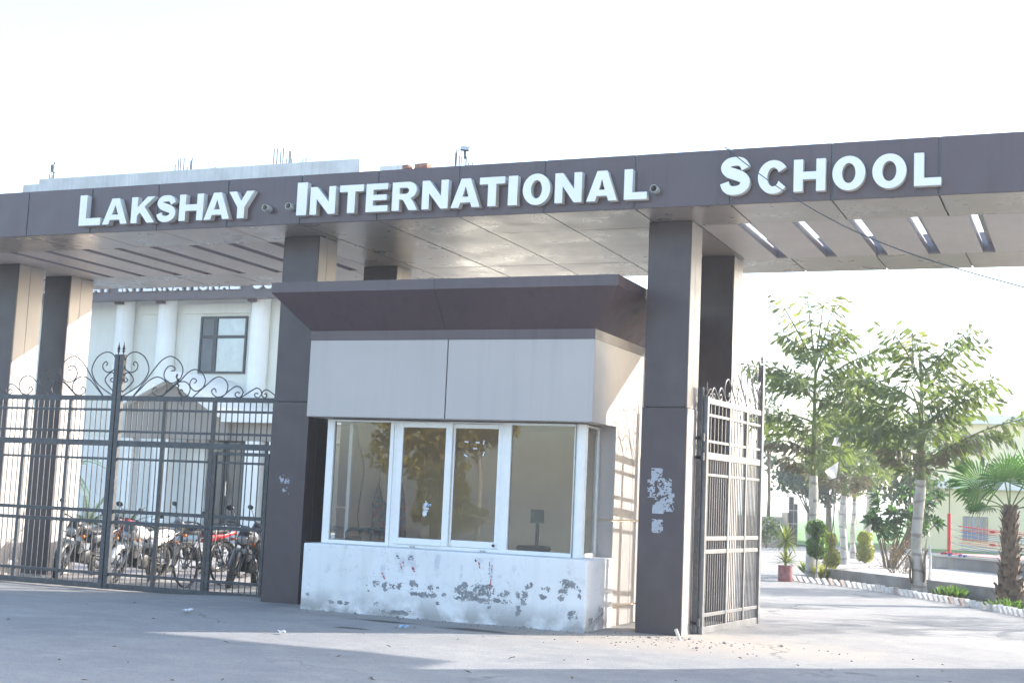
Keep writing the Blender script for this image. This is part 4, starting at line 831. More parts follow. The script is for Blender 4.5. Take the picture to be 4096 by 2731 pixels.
for i in range(46):
    px, py = U(-60, 640), U(980, 1480)
    if ((px - 290) / 340) ** 2 + ((py - 1240) / 250) ** 2 > 1: continue
    q = at(*D4(px, py), 36 + U(-.9, .9)); rosette(lf, q, (q.x - bx_ + U(-.3, .3), U(-1, .2), U(.3, 1)), U(.26, .36), 13)
    tr_.tube(cat([(bx_ + U(-.1, .1), by_, .1), ((q.x + bx_) / 2, (q.y + by_) / 2, q.z * .55), q], 3), [.032, .028, .024, .02, .016, .014, .012], 5) if i % 2 else None
tr_.build('stems', m_bark, BS, smooth=True); lf.build('leaves', m_lb, BS)
# topiary
def topiary(label, base, balls, mat, seed, stem=True):
    global RND
    RND = random.Random(seed); x, y = base; t = thing('topiary_bush', label, 'topiary', (x, y, 0), 'clipped topiary bushes'); MB().tube([(x, y, -.05), (x + .015, y, .3), (x, y, balls[-1][1])], [.045, .03, .03], 7).build('trunk', m_trunk, t)
    for dx, z, r, rz in balls:
        o = MB(); o.ball((x + dx, y, z), r * .86, r * .86, rz * .86, 14, 8)
        for _ in range(int(700 * (r / .25) ** 2)):
            v = rv(); p = V((x + dx + v.x * r * .9, y + v.y * r * .9, z + v.z * rz * .9)) * 1.; lump = 1 + .22 * noise.noise(p * 6) + .10 * noise.noise(p * 17); p = V((x + dx, y, z)) + (p - V((x + dx, y, z))) * lump; d = (v + rv() * .9).normalized(); s = d.cross(rv()).normalized() * .024; L = U(.04, .075); o.add([p, p + d * L * .5 + s, p + d * L, p + d * L * .5 - s], [(0, 1, 2, 3)])
        o.build('foliage_ball', mat, t)
topiary('dark green two ball topiary beside the red pot', (-5.93, 32.5), ((0, .79, .235, .27), (0, 1.22, .215, .19)), m_lyb, 1)
topiary('yellow green topiary right behind the dark two ball one', (at(*D3(850, 1200), 34.0).x, 34.0), ((0, .52, .21, .26), (-.03, .95, .17, .18)), m_lyy, 2)
topiary('golden two tier topiary farther back by the thick palm trunk', (at(*D3(1205, 1200), 46.5).x, 46.5), ((.0, .36, .29, .34), (-.02, .82, .24, .22)), m_lyy, 3)
# potted dracaena
PT_ = thing('potted_dracaena', 'spiky dracaena in a faded red drum planter on the drive', 'potted plant', (-6.46, 31.55, 0)); RND = random.Random(3)
m_pot = pmat('faded_red_drum', (.25, .085, .10), .75, var=.25, vs=5, dust=.35, bump=.2, bs=30); m_soil = pmat('soil', (.09, .07, .05), 1, var=.3, vs=12)
o = MB(); o.lathe([(.155, 0), (.165, .02), (.165, .335), (.175, .34), (.175, .36), (.15, .36), (.15, .31), (.01, .31)], (-6.46, 31.55, 0), 20); o.build('pot', m_pot, PT_, smooth='auto')
MB().lathe([(.148, .30), (.148, .325)], (-6.46, 31.55, 0), 14).build('soil', m_soil, PT_); MB().tube([(-6.46, 31.55, .3), (-6.45, 31.55, .6), (-6.46, 31.55, .98)], [.03, .028, .025], 7).build('stem', m_bark, PT_)
def blades(c, n, L, lo, hi, w=.028):
    for i in range(n):
        a = i * 2.39996 + U(-.2, .2); el = R(hi - (hi - lo) * i / n); d = V((math.cos(a) * math.cos(el), math.sin(a) * math.cos(el), math.sin(el))); s = d.cross(V((0, 0, 1))).normalized() * w; l = L * U(.75, 1.15); m = c + d * l * .5; tip = c + d * l + V((0, 0, -.12 * l)); u = V((0, 0, .008))
        MB().add; o = MB(); o.add([c + s * .5, c - s * .5, m - s, m + s, tip, m - u], [(0, 1, 5), (1, 2, 5), (0, 5, 3), (3, 5, 4), (5, 2, 4)]); o.build('leaf', m_lyu, PT_)
blades(V((-6.46, 31.55, .93)), 60, .46, -50, 88, .03); blades(V((-6.44, 31.55, .42)), 40, .44, -8, 70, .03)

# ================================================================== RIGHT SIDE
RND = random.Random(17); random.seed(17)
m_oldwall = pmat('weathered_plaster', (.27, .255, .24), .95, var=.3, vs=2.2, bump=.5, bs=10, streak=.5); m_terr = pmat('pale_terrace_floor', (.50, .48, .45), .9, var=.1, vs=1.2, bump=.2, bs=30)
WC = V((-5.86, 33.25)); WD = V((-1.735, 28.62)); dr = (WD - WC).normalized(); far = WC + dr * 11; nb = V((-dr.y, dr.x)); lw = V((-.55, 1)).normalized()
def seg(o, a, b, w, z0, z1, nrm): o.add([(p.x, p.y, z) for p in (a, b, b + nrm * w, a + nrm * w) for z in (z0, z1)], [(0, 2, 3, 1), (2, 4, 5, 3), (4, 6, 7, 5), (6, 0, 1, 7), (1, 3, 5, 7), (0, 6, 4, 2)])
TW = thing('retaining_wall', 'low weathered grey plaster wall edging the raised terrace', 'wall', (-3.8, 31, 0)); o = MB(); seg(o, WC, far, .16, -.05, .285, nb); o.build('front_wall', m_oldwall, TW, bevel=.012, fix=True)
o = MB(); LWE = WC + V((2.6, 6.4)); seg(o, WC + nb * .161, LWE, .16, -.05, .283, V((.93, -.38))); o.build('side_wall', m_oldwall, TW, bevel=.012, fix=True)
g_ = MB(); a = WC + nb * .15 + V((.12, 0)); g_.quad((a.x, a.y, .262), (far.x, far.y + .2, .262), (9, 30, .262), (9, 47, .262), (LWE.x + 1, 47, .262), (LWE.x + .05, LWE.y, .262)); tag(g_.build('terrace', m_terr), 'pale sunlit raised terrace around the boxing ring', 'terrace', kind='structure')
so = MB(); e_ = [V((-6.35, 32.0)), V((-4.64, 30.55)), V((-3.13, 28.4)), V((-1.85, 26.42)), V((-1.07, 25.0)), V((.2, 22.6))]
ep = [V((p.x, p.y)) for p in cat([(p.x, p.y, 0) for p in e_], 14)]
for i, (a, b) in enumerate(zip(ep, ep[1:])):
    def inn(p): t = (p - WC).dot(dr); q = WC + dr * max(-.2, t); return q
    c, d = inn(b), inn(a); so.quad((a.x, a.y, .006), (b.x, b.y, .006), (c.x, c.y, .03), (d.x, d.y, .03))
tag(so.build('planting_strip', m_soil), 'narrow dark soil strip between the brick edging and low wall', 'soil', kind='structure')
ED = thing('brick_edging', 'sawtooth row of slanted whitewashed bricks along the drive edge', 'edging', (-3.2, 28.5, 0)); m_wb = pmat('whitewashed_brick', (.60, .58, .55), .9, var=.2, vs=12, bump=.5, bs=40, dust=.3); m_rb = pmat('worn_brick', (.42, .33, .28), .9, var=.3, vs=10, dust=.4, bump=.5)
L = 0; tot = sum((b - a).length for a, b in zip(ep, ep[1:])); sp = .20; kbrick = [MB().box(-.055, .055, -.10, .10, -.028, .028).build('brick', mm, ED, bevel=.008, local=True) for mm in (m_wb, m_rb)]; s = 0; first = [True, True]
while s < tot:
    q = s; 
    for a, b in zip(ep, ep[1:]):
        l = (b - a).length
        if q <= l: p = a.lerp(b, q / l); d = (b - a).normalized(); break
        q -= l
    k = 1 if RND.random() < .09 else 0; o = kbrick[k] if first[k] else lnk(kbrick[k].copy()); first[k] = False
    o.parent = ED; M_ = Matrix.Translation((p.x, p.y, .045 + U(-.012, .01))) @ Matrix.Rotation(math.atan2(d.y, d.x) + U(-.1, .1), 4, 'Z') @ Matrix.Rotation(R(47 + U(-8, 8)), 4, 'Y') @ Matrix.Rotation(R(90), 4, 'Z')
    loc, rt, _ = M_.decompose(); o.rotation_euler = rt.to_euler(); o.location = loc - V(ED.location); s += sp * U(.92, 1.1)
# weeds in the strip
o = MB()
for i in range(150):
    a, b = RND.choice(list(zip(ep, ep[1:]))); p = a.lerp(b, RND.random()); t = U(.1, .9); w = p.lerp(WC + dr * max(-.2, (p - WC).dot(dr)), t)
    if noise.noise(V((w.x * 1.1, w.y * 1.1, 3))) < -.02: continue
    for _ in range(7):
        d = V((U(-.5, .5), U(-.5, .5), 1)).normalized(); L_ = U(.04, .11); s_ = d.cross(rv()).normalized() * .014; q = V((w.x + U(-.08, .08), w.y + U(-.08, .08), .02)); o.add([q, q + d * L_ * .5 + s_, q + d * L_ + V((U(-.03, .03), U(-.03, .03), -.02)), q + d * L_ * .5 - s_], [(0, 1, 2, 3)])
tag(o.build('weeds', m_lg), 'scattered green weeds growing along the low wall foot', 'weeds', kind='stuff')
def tuft(label, x, y, z, h, r, n, mat, name='weed_clump'):
    o = MB()
    for _ in range(n):
        v = rv(); v.z = abs(v.z); p = V((x + v.x * r * RND.random(), y + v.y * r * RND.random(), z)); d = (v * .6 + V((0, 0, .6))).normalized(); L_ = h * U(.5, 1.1); s_ = d.cross(rv()).normalized() * .022; o.add([p, p + d * L_ * .6 + s_, p + d * L_, p + d * L_ * .6 - s_], [(0, 1, 2, 3)])
    tag(o.build(name, mat), label, 'plant')
b = gnd(*B7(1740, 1020)); tuft('fluffy bright green weed clump left of the fan palm trunk', b.x, b.y + .2, .02, .27, .30, 260, m_lyb)
b = gnd(*B7(2200, 1110)); tuft('small green weed clump at the foot of the fan palm', b.x, b.y - .1, .02, .22, .3, 160, m_lyb)
b = gnd(*D3(630, 1430)); tuft('pale leafy sprig at the foot of the tall palm beside the pot', b.x + .05, b.y - .3, .02, .42, .16, 120, m_lyu)
b = gnd(*D3(760, 1490)); tuft('yellowish upright leaves between the topiary and the wall corner', b.x, b.y, .02, .5, .1, 60, m_lyy)
# twiggy flowering shrub on the terrace
TWS = thing('twiggy_shrub', 'sparse reddish twiggy shrub on the terrace before the big shrub', 'shrub', (at(*B7(1330, 760), 33.5).x, 33.5, .26)); o = MB(); lf = MB(); cx = TWS.location.x; m_tl = leafmat('reddish_leaf', (.12, .085, .05), (.20, .13, .06))
for i in range(34):
    p = V((cx + U(-.25, .25), 33.5 + U(-.2, .2), .26)); d = V((U(-.8, .8), U(-.6, .6), 1)).normalized(); pts = [p]
    for k in range(5): d = (d + rv() * .35 + V((0, 0, -.1 if k > 2 else .05))).normalized(); p = p + d * .16; pts.append(p)
    o.tube(pts, [.008, .007, .006, .005, .004, .003], 4)
    for q in pts[2:]:
        for _ in range(1): dd = rv(); s_ = dd.cross(rv()).normalized() * .02; lf.add([q, q + dd * .03 + s_, q + dd * .065, q + dd * .03 - s_], [(0, 1, 2, 3)])
o.build('twigs', m_bark, TWS); lf.build('leaves', m_tl, TWS)
for dx, dy, h, lb in ((3.95, 40.5, .45, 'left of two whitewashed stumps behind the twiggy shrub'), (4.08, 41.5, .42, 'right of two whitewashed stumps behind the twiggy shrub')): pass
for u, y, w, h, lb in ((3636, 37.5, .09, .48, 'broad whitewashed tree stump left of the whitewashed palm'), (3818 - 100, 31.0, .03, .75, 'thin white painted post just right of the whitewashed palm trunk')):
    x = at(u, 2200, y).x; b = MB().tube([(x, y, .2), (x + .02, y, .2 + h * .6), (x, y, .26 + h)], [w * 1.15, w, w * .75], 9).build('whitewashed_stump', m_wb, smooth=True); tag(b, lb, 'stump')
# boxing ring
m_ringw = pmat('ring_plaster', (.34, .335, .32), .95, var=.22, vs=1.6, bump=.4, bs=9, streak=.4); m_ringg = pmat('ring_cement_patch', (.22, .22, .225), .95, var=.18, vs=1.4)
m_mat_ = pmat('pink_red_mat', (.52, .30, .26), .8, var=.15, vs=3); m_rope_r = pmat('red_rope', (.42, .03, .05), .7); m_rope_b = pmat('blue_rope', (.05, .10, .32), .7); m_grey = pmat('grey_steel', (.25, .25, .26), .4, metal=.6)
RG_ = thing('boxing_ring', 'outdoor boxing ring on a grey plastered platform with red and blue ropes', 'boxing ring', (-1, 38, 0))
p0 = V((-4.02, 39.1)); p1 = V((-2.245, 37.0)); rd = (p1 - p0).normalized(); rn = V((-rd.y, rd.x)); L8 = 8.
def P_(a, b, z): q = p0 + rd * a + rn * b; return V((q.x, q.y, z))
o = MB(); o.add([P_(a, b, z) for a, b in ((0, 0), (L8, 0), (L8, L8), (0, L8)) for z in (-.05, .56)], [(0, 2, 3, 1), (2, 4, 5, 3), (4, 6, 7, 5), (6, 0, 1, 7), (1, 3, 5, 7)]); o.build('platform', m_ringw, RG_, fix=True)
o = MB(); o.add([P_(a, b, z) for a, b in ((-.02, -.06), (L8, -.06), (L8, .5), (-.02, .5)) for z in (.561, .62)], [(0, 2, 3, 1), (2, 4, 5, 3), (4, 6, 7, 5), (6, 0, 1, 7), (1, 3, 5, 7), (0, 6, 4, 2)]); o.build('platform_edge', m_terr, RG_, fix=True)
o = MB(); o.add([P_(a, -.004, z) for a, z in ((.95, .02), (L8, .02), (L8, .555), (.95, .555))], [(0, 1, 2, 3)]); o.build('cement_patch', m_ringg, RG_)
o = MB(); o.add([P_(a, b, z) for a, b in ((.1, .1), (L8, .1), (L8, L8 - .1), (.1, L8 - .1)) for z in (.621, .645)], [(0, 2, 3, 1), (2, 4, 5, 3), (4, 6, 7, 5), (6, 0, 1, 7), (1, 3, 5, 7)]); o.build('mat', m_mat_, RG_, fix=True)
pp = at(*D4(665, 1560), 39.9); ring_b = .75; A0_ = V((at(*D4(664, 1500), 39.9).x, 39.9))
A1_ = A0_ + rd * 7.2; A2_ = A0_ + rn * 7.; zt_ = at(*D4(672, 1238), 39.9).z
def post(q, mt): MB().tube([(q.x, q.y, .64), (q.x, q.y, zt_)], .055, 10).build('corner_post', mt, RG_, smooth='auto')
post(A0_, m_red); post(A1_, m_blueink); post(A2_, m_blueink); post(A1_ + rn * 7., m_red)
MB().tube([(A0_.x, A0_.y, zt_), (A0_.x + .01, A0_.y, at(*D4(672, 920), 39.9).z)], .014, 6).build('flag_rod', m_rust, RG_)
zr = [at(*D4(760, y), 39.7).z for y in (1352, 1402, 1465, 1522)]
for i, z in enumerate(zr):
    for a, b, nm in ((A0_, A1_, 'front'), (A0_, A2_, 'side')):
        d = (b - a).normalized(); mt = m_rope_r if i % 2 == 0 else m_rope_b; s = a + d * (.45 if nm == 'front' else .4); e2 = b - d * .4
        MB().tube([(a.x, a.y, z + .09), (s.x, s.y, z)], .009, 4).build('chain', m_grey, RG_)
        for off in (0, -.10):
            pts = [(s.x + (e2.x - s.x) * t, s.y + (e2.y - s.y) * t, z + off - .13 * math.sin(math.pi * t) - off * .0) for t in [k / 10 for k in range(11)]]; MB().tube(pts, .014 if (i == 0 and off == 0 and nm == 'front') else .007, 5).build('rope', mt, RG_)
    o = MB(); q = A0_ + rd * (2.4 if i % 2 else 1.9); o.ball((q.x, q.y, z - .1), .09, .03, .035, 8, 5); o.build('rope_tie', m_rope_r if i % 2 == 0 else m_rope_b, RG_)
for a, mt in ((.9, m_rope_b), (1.35, m_rope_b), (1.55, m_rope_b)): MB().box(-.05, .05, -.02, .02, .60, .66).xf(Matrix.Translation(P_(a, -.05, 0))).build('clip', mt, RG_)
o = MB(); c = P_(.55, .25, .66)
for k in range(8): o.ball(c + V((U(-.25, .25), U(-.15, .15), U(-.02, .0))), .09, .08, .03, 8, 5)
o.build('crumpled_cover', m_rope_r, RG_, smooth=True)
# yellow building
m_yel = pmat('pale_yellow_wall', (.84, .75, .50), .85, var=.04, vs=.6); m_ywh = pmat('white_ledge', (.78, .78, .76), .8, var=.05); m_wfr = pmat('cream_window_frame', (.36, .32, .25), .6); m_wgl = pmat('pale_blue_pane', (.30, .42, .50), .12, spec=.8, var=.1); m_shut = pmat('grey_blue_shutter', (.27, .30, .37), .6, var=.1)
YY = 72.; cx = at(3900, 1900, YY).x; YB = thing('yellow_building', 'pale yellow two storey building with white ledges behind the boxing ring', 'building', (cx, YY, 0), rot=(0, 0, 0))
yx0, yx1 = at(3660, 1900, YY).x, cx + 16
z_l0, z_l1 = at(3900, 1956, YY).z, at(3900, 1918, YY).z; z_r0, z_r1 = at(3950, 1697, YY).z, at(3950, 1662, YY).z
MB().box(yx0, yx1, YY, YY + 9, -.1, z_r1 - .1).build('wall', m_yel, YB); MB().box(yx0 - .4, yx1, YY - .5, YY - .002, z_l0, z_l1).build('ledge', m_ywh, YB); MB().box(yx0 - .2, yx1, YY - .5, YY - .002, z_r0, z_r1).build('ledge', m_ywh, YB)
def ywin(ul, ur, vt, vb, kind):
    a, b = at(ul, (vt + vb) / 2, YY).x, at(ur, (vt + vb) / 2, YY).x; t, s = at((ul + ur) / 2, vt, YY).z, at((ul + ur) / 2, vb, YY).z; f = MB(); w = .07; y0, y1 = YY - .06, YY - .003
    for q in ((a, a + w, s, t), (b - w, b, s, t), (a + w, b - w, s, s + w), (a + w, b - w, t - w, t), ((a + b) / 2 - w / 2, (a + b) / 2 + w / 2, s + w, t - w)): f.box(q[0], q[1], y0, y1, q[2], q[3])
    W_ = f.build('window', m_wfr, YB)
    if kind: 
        for x0, x1 in ((a + w, (a + b) / 2 - w / 2), ((a + b) / 2 + w / 2, b - w)): MB().quad((x0, YY - .03, s + w), (x1, YY - .03, s + w), (x1, YY - .03, t - w), (x0, YY - .03, t - w)).build('pane', m_wgl, W_)
    else:
        n = 6
        for i in range(n):
            x0 = a + w + (b - a - 2 * w) * i / n; x1 = a + w + (b - a - 2 * w) * (i + 1) / n - .03
            MB().box(x0, x1, YY - .045, YY - .02, s + w, t - w).build('shutter', m_shut if i % 2 == 0 else m_wfr, W_)
ywin(*[D4(766, 0)[0], D4(1010, 0)[0], D4(0, 535)[1], D4(0, 608)[1]], 1); ywin(D4(770, 0)[0], D4(1010, 0)[0], D4(0, 612)[1], D4(0, 700)[1], 0); ywin(D4(787, 0)[0], D4(1012, 0)[0], D4(0, 1265)[1], D4(0, 1484)[1], 0)
# compound wall, pillar, gate post
m_cw = pmat('grey_rendered_wall', (.27, .26, .245), .95, var=.15, vs=.5, streak=.4)
tag(MB().box(-30, -13.0, 62.4, 62.65, -.1, 1.30).build('compound_wall', m_cw), 'long grey rendered compound wall at the end of the drive', 'wall')
tag(MB().box(-13.03, -12.78, 62.6, 62.9, -.1, 1.52).build('gate_pillar', pmat('pale_pillar', (.46, .42, .35), .9)), 'pale square pillar ending the grey compound wall', 'pillar')
GPX = at(*D3(450, 900), 62.9).x
GP = thing('far_gate', 'dark narrow metal gate post standing just right of the pale pillar', 'gate', (GPX, 62.9, 0)); MB().box(GPX - .2, GPX + .02, 62.85, 62.95, 0, 2.25).build('post', m_frame, GP); MB().box(GPX + .04, GPX + .20, 62.86, 62.94, .05, 1.93).build('panel', m_frame, GP)
for z in (.4, 1.0, 1.6): MB().box(GPX - .2, GPX + .2, 62.83, 62.845, z, z + .05).build('crossbar', m_grey, GP)
c = at(*D3(170, 960), 60.5); broad_tree('round_bush', 'dim bush in front of the grey compound wall', 'shrub', (c.x, 60.5), .25, clumps(c.x, 60.5, .62, .75, .4, .5, 12, .4, 3), .14, 45, m_lt, tr=.04)
FLG = thing('flag_pole', 'thin leaning bamboo pole carrying two pale grey flags among the palms', 'flag', (at(*D3(858, 1030), 31.7).x, 31.7, 0)); m_flag = leafmat('pale_flag_cloth', (.50, .52, .54), (.45, .46, .48), var=.1, tw=.4, rough=.9)
pa, pb, pc = at(*D3(872, 880), 31.7), at(*D3(915, 400), 31.7), at(*D3(968, -40), 31.7); ga = V((pa.x - .19, 31.7, 0)); MB().tube([ga, pa, pb, pc], .014, 5).build('pole', m_bark, FLG)
MB().tube([(pa.x + .08, 31.8, 0), pa + V((0, .05, 0)), pa + V((-.03, .05, 1.2))], .009, 5).build('stay', m_bark, FLG)
for (q1, q2, q3, q4) in (((962, -10), (945, 92), (815, 70), (870, 5)), ((938, 240), (918, 412), (838, 436), (778, 350))):
    A, B, C_, D_ = [at(*D3(*q), 31.7) for q in (q1, q2, q3, q4)]; o = MB(); n = 8; vs = []
    for i in range(n + 1):
        for j in range(n + 1):
            s, t = i / n, j / n; p = A.lerp(D_, s).lerp(B.lerp(C_, s), t); p.y += .06 * math.sin(s * 7 + t * 3) * s; vs.append(p)
    o.add(vs, [(i * (n + 1) + j, i * (n + 1) + j + 1, (i + 1) * (n + 1) + j + 1, (i + 1) * (n + 1) + j) for i in range(n) for j in range(n)]); o.build('flag', m_flag, FLG, smooth=True)

# palms and shrubs by the school wall
RND = random.Random(30)
def feather(label, x, y, z0, n, L, mat, el0=25, el1=75, name='feather_palm'):
    t = thing(name, label, 'palm', (x, y, 0)); MB().tube([(x, y, -.1), (x, y, z0 + .1)], [.13, .10], 8).build('trunk', m_bark, t)
    for i in range(n):
        az = i * 2.39996; el = R(U(el0, el1)); d = V((math.cos(az) * math.cos(el), math.sin(az) * math.cos(el), math.sin(el))); p = V((x, y, z0)); pts = [p]; m = 10
        for k in range(m): d = (d + V((0, 0, -.11))).normalized(); p = p + d * L / m; pts.append(p)
        o = MB(); o.tube(pts, [.016 - .0013 * k for k in range(m + 1)], 4)
        for k in range(1, m * 2 + 1):
            f = k / 2; j = min(m - 1, int(f)); q = pts[j].lerp(pts[j + 1], f - j); dd = (pts[j + 1] - pts[j]).normalized(); sv = dd.cross(V((0, 0, 1))).normalized()
            for sd in (-1, 1):
                ld = (sv * sd + dd * .7 + V((0, 0, -.15))).normalized(); ll = L * .3 * (1 - .6 * f / m); w = dd * .02; o.add([q + w, q - w, q + ld * ll], [(0, 1, 2)])
        o.build('frond', mat, t)
c = at(*D2(170, 830), 30); feather('dark feathery palm behind the gate meeting posts', c.x, 30, .35, 13, .95, m_lg)
c = at(*D2(40, 180), 29); feather('bright green tall palm beside the left pillar, behind the gate', c.x - .35, 29, 2.0, 12, 1.1, m_lf, -30, 70)
c = at(*D2(540, 1100), 31); feather('yellow green feathery bush in front of the school wall', c.x, 31, .15, 16, 1.0, m_ly, 20, 80, 'feather_bush')
# ================================================================== MOTORBIKES
m_tyre = pmat('tyre_rubber', (.022, .022, .022), .85, var=.3, vs=10, dust=.3); m_blk = pmat('black_plastic', (.018, .018, .02), .4, var=.15, dust=.12); m_seat = pmat('black_vinyl_seat', (.025, .025, .027), .6, var=.1, dust=.06)
m_alu = pmat('cast_aluminium', (.20, .20, .20), .35, metal=.8, var=.15); m_eng = pmat('engine_black', (.03, .03, .03), .5, metal=.4, dust=.25); m_lens = pmat('headlight_lens', (.30, .31, .32), .08, spec=1, coat=1); m_org = pmat('amber_indicator', (.60, .16, .01), .25); m_tail = pmat('red_tail_lens', (.4, .01, .01), .2)
m_plate = pmat('white_number_plate', (.55, .55, .53), .5, dust=.2); m_mir = pmat('mirror_back', (.015, .015, .017), .3)
pc_ = lambda n, c: pmat(n, c, .38, var=.06, coat=.25, dust=.06)
m_pw, m_pr, m_pk, m_ps = pc_('white_bike_paint', (.72, .72, .72)), pc_('red_bike_paint', (.50, .02, .025)), pc_('black_bike_paint', (.018, .018, .022)), pc_('silver_bike_paint', (.10, .105, .115))
def wheel_parts(c, r, par, xfm, spoked, tw=.048, tyre=m_tyre, rimm=m_alu):
    c = V(c); o = MB(); prof = [(r + tw * .9 * math.cos(a) - tw * .4, tw * math.sin(a)) for a in [2 * math.pi * k / 8 for k in range(9)]]
    o.lathe(prof, c, 28, 'y', cap=False); w = o.xf(xfm).build('wheel', tyre, par, smooth=True, local=True)
    o = MB(); o.lathe([(r - tw * .5, -.022), (r - tw * 1.0, -.02), (r - tw * 1.15, 0), (r - tw * 1.0, .02), (r - tw * .5, .022)], c, 28, 'y', cap=False); o.xf(xfm).build('rim', rimm, w, smooth=True, local=True)
    o = MB(); o.lathe([(.045, -.05), (.05, 0), (.045, .05)], c, 10, 'y')
    if spoked:
        for k in range(20):
            a = k * math.pi / 10; b = a + (.35 if k % 2 else -.35); o.tube([c + V((.045 * math.cos(b), (.03 if k % 4 < 2 else -.03), .045 * math.sin(b))), c + V(((r - tw) * math.cos(a), 0, (r - tw) * math.sin(a)))], .0035, 3, cap=False)
    else:
        for k in range(6):
            a = k * math.pi / 3; d = V((math.cos(a), 0, math.sin(a))); o.bar(c + d * .04, c + d * (r - tw), .028, .02, (0, 1, 0))
    o.xf(xfm).build('spokes', rimm, w, local=True); return w
def motorbike(label, pos, head, paint, tailp, cowl, steer=18, lean=8, spoked=False, seatm=None, guard=None, plate=m_plate, group='motorbikes parked behind the closed gate'):
    t = thing('motorbike', label, 'motorbike', (pos[0], pos[1], gz(*pos)), group, (R(-lean), 0, head)); t.rotation_mode = 'XYZ'; r = .30
    I = Matrix.Identity(4); hp = V((.40, 0, .86)); axd = V((.62 - .40, 0, .30 - .86)).normalized()
    S = Matrix.Translation(hp) @ Matrix.Rotation(R(-steer), 4, axd) @ Matrix.Translation(-hp)
    def P(mb, n, mt, xf=None, sm='auto', bv=0): 
        if xf: mb.xf(xf)
        return mb.build(n, mt, t, smooth=sm, local=True, bevel=bv)
    wheel_parts((-.62, 0, r), r, t, I, spoked, .055); wheel_parts((.64, 0, r), r, t, S, spoked, .046)
    o = MB()
    for y in (-.085, .085): o.tube([(.64, y, r), (.53, y, .58)], .026, 8); o.tube([(.53, y, .58), (.40, y, .95)], .019, 8)
    P(o, 'fork', m_alu, S)
    o = MB(); vs = []; n = 12
    for i in range(n + 1):
        a = R(15 + 140 * i / n)
        for y, k in ((-.062, -.03), (-.04, .0), (0, .014), (.04, 0), (.062, -.03)): vs.append((.64 + (r + .05 + k) * math.cos(a), y, r + (r + .05 + k) * math.sin(a)))
    o.add(vs, [(i * 5 + j, i * 5 + j + 1, i * 5 + j + 6, i * 5 + j + 5) for i in range(n) for j in range(4)]); P(o, 'front_mudguard', guard or paint, S, True)
    o = MB(); o.loft([(.42, .84, .06, .08, 2.2), (.47, .85, .105, .13, 2.4), (.53, .84, .11, .135, 2.6), (.575, .82, .095, .11, 2.6)], 16); c = P(o, 'headlight_cowl', cowl, S, True)
    o = MB(); o.loft([(.576, .815, .09, .075, 2.5), (.592, .812, .075, .06, 2.4)], 16); o.xf(S); o.build('headlight', m_lens, t, smooth=True, local=True)
    o = MB(); o.loft([(.40, .93, .09, .06, 2.2), (.49, .975, .115, .075, 2.2), (.57, .93, .085, .05, 2.2)], 14); P(o, 'visor', cowl, S, True)
    o = MB(); o.tube(cat([(.24, .36, 1.0), (.30, .28, 1.03), (.385, .12, 1.02), (.41, 0, .98), (.385, -.12, 1.02), (.30, -.28, 1.03), (.24, -.36, 1.0)], 4), .0125, 8); P(o, 'handlebar', m_blk, S, True)
    for y in (-1, 1):
        o = MB(); o.tube([(.235, y * .375, .998), (.30, y * .265, 1.032)], .018, 8); P(o, 'grip', m_tyre, S)
        o = MB(); o.tube([(.31, y * .24, 1.04), (.33, y * .27, 1.14), (.30, y * .36, 1.22)], .007, 5); o.ball((.30, y * .385, 1.245), .018, .068, .045, 10, 6); P(o, 'mirror', m_mir, S, True)
        o = MB(); o.tube([(.33, y * .25, 1.02), (.40, y * .36, .995)], .006, 4); P(o, 'lever', m_alu, S)
        o = MB(); o.tube([(.46, y * .10, .77), (.46, y * .17, .77)], .009, 5); o.loft([(.43, .77, .022, .026, 3), (.49, .77, .03, .03, 3)], 8); 
        for i in range(len(o.v) - 16, len(o.v)): o.v[i] = (o.v[i][0], o.v[i][1] + y * .195, o.v[i][2])
        P(o, 'indicator', m_org, S, True)
        o = MB(); o.ball((-.80, y * .17, .70), .035, .03, .025, 8, 5); o.tube([(-.78, y * .05, .70), (-.80, y * .15, .70)], .008, 4); P(o, 'indicator', m_org, None, True)
    P(MB().box(.60, .606, -.10, .10, .60, .68), 'number_plate', plate, S, False)
    o = MB(); o.loft([(-.02, .80, .085, .06, 2.4), (.06, .835, .12, .105, 2.4), (.18, .85, .148, .12, 2.4), (.30, .855, .145, .115, 2.3), (.38, .85, .09, .09, 2.2), (.42, .85, .05, .06, 2)], 18); P(o, 'tank', paint, None, True)
    o = MB(); o.lathe([(.035, .965), (.035, .985), (.02, .99)], (.20, 0, 0), 10); P(o, 'fuel_cap', m_alu)
    o = MB(); o.loft([(-.82, .86, .07, .03, 2.6), (-.74, .85, .115, .045, 2.8), (-.50, .825, .125, .055, 3), (-.28, .80, .13, .055, 3), (-.10, .80, .115, .05, 2.8), (-.0, .82, .085, .035, 2.4)], 16); P(o, 'seat', seatm or m_seat, None, True)
    o = MB(); o.loft([(-.92, .80, .03, .03, 2.2), (-.80, .785, .085, .05, 2.6), (-.55, .73, .12, .07, 2.6), (-.25, .68, .125, .10, 2.6), (-.12, .68, .10, .09, 2.4)], 16); P(o, 'side_panel', tailp, None, True)
    o = MB(); o.loft([(-.95, .775, .035, .03, 2.5), (-.90, .78, .06, .042, 2.5)], 12); P(o, 'tail_light', m_tail, None, True)
    o = MB(); o.tube(cat([(-.55, .14, .80), (-.80, .145, .86), (-.93, .09, .89), (-.95, 0, .895), (-.93, -.09, .89), (-.80, -.145, .86), (-.55, -.14, .80)], 4), .012, 6); P(o, 'grab_rail', m_alu, None, True)
    o = MB(); vs = []
    for i in range(9):
        a = R(55 + 115 * i / 8)
        for y, k in ((-.075, -.03), (0, .015), (.075, -.03)): vs.append((-.62 + (r + .07 + k) * math.cos(a), y, r + (r + .07 + k) * math.sin(a)))
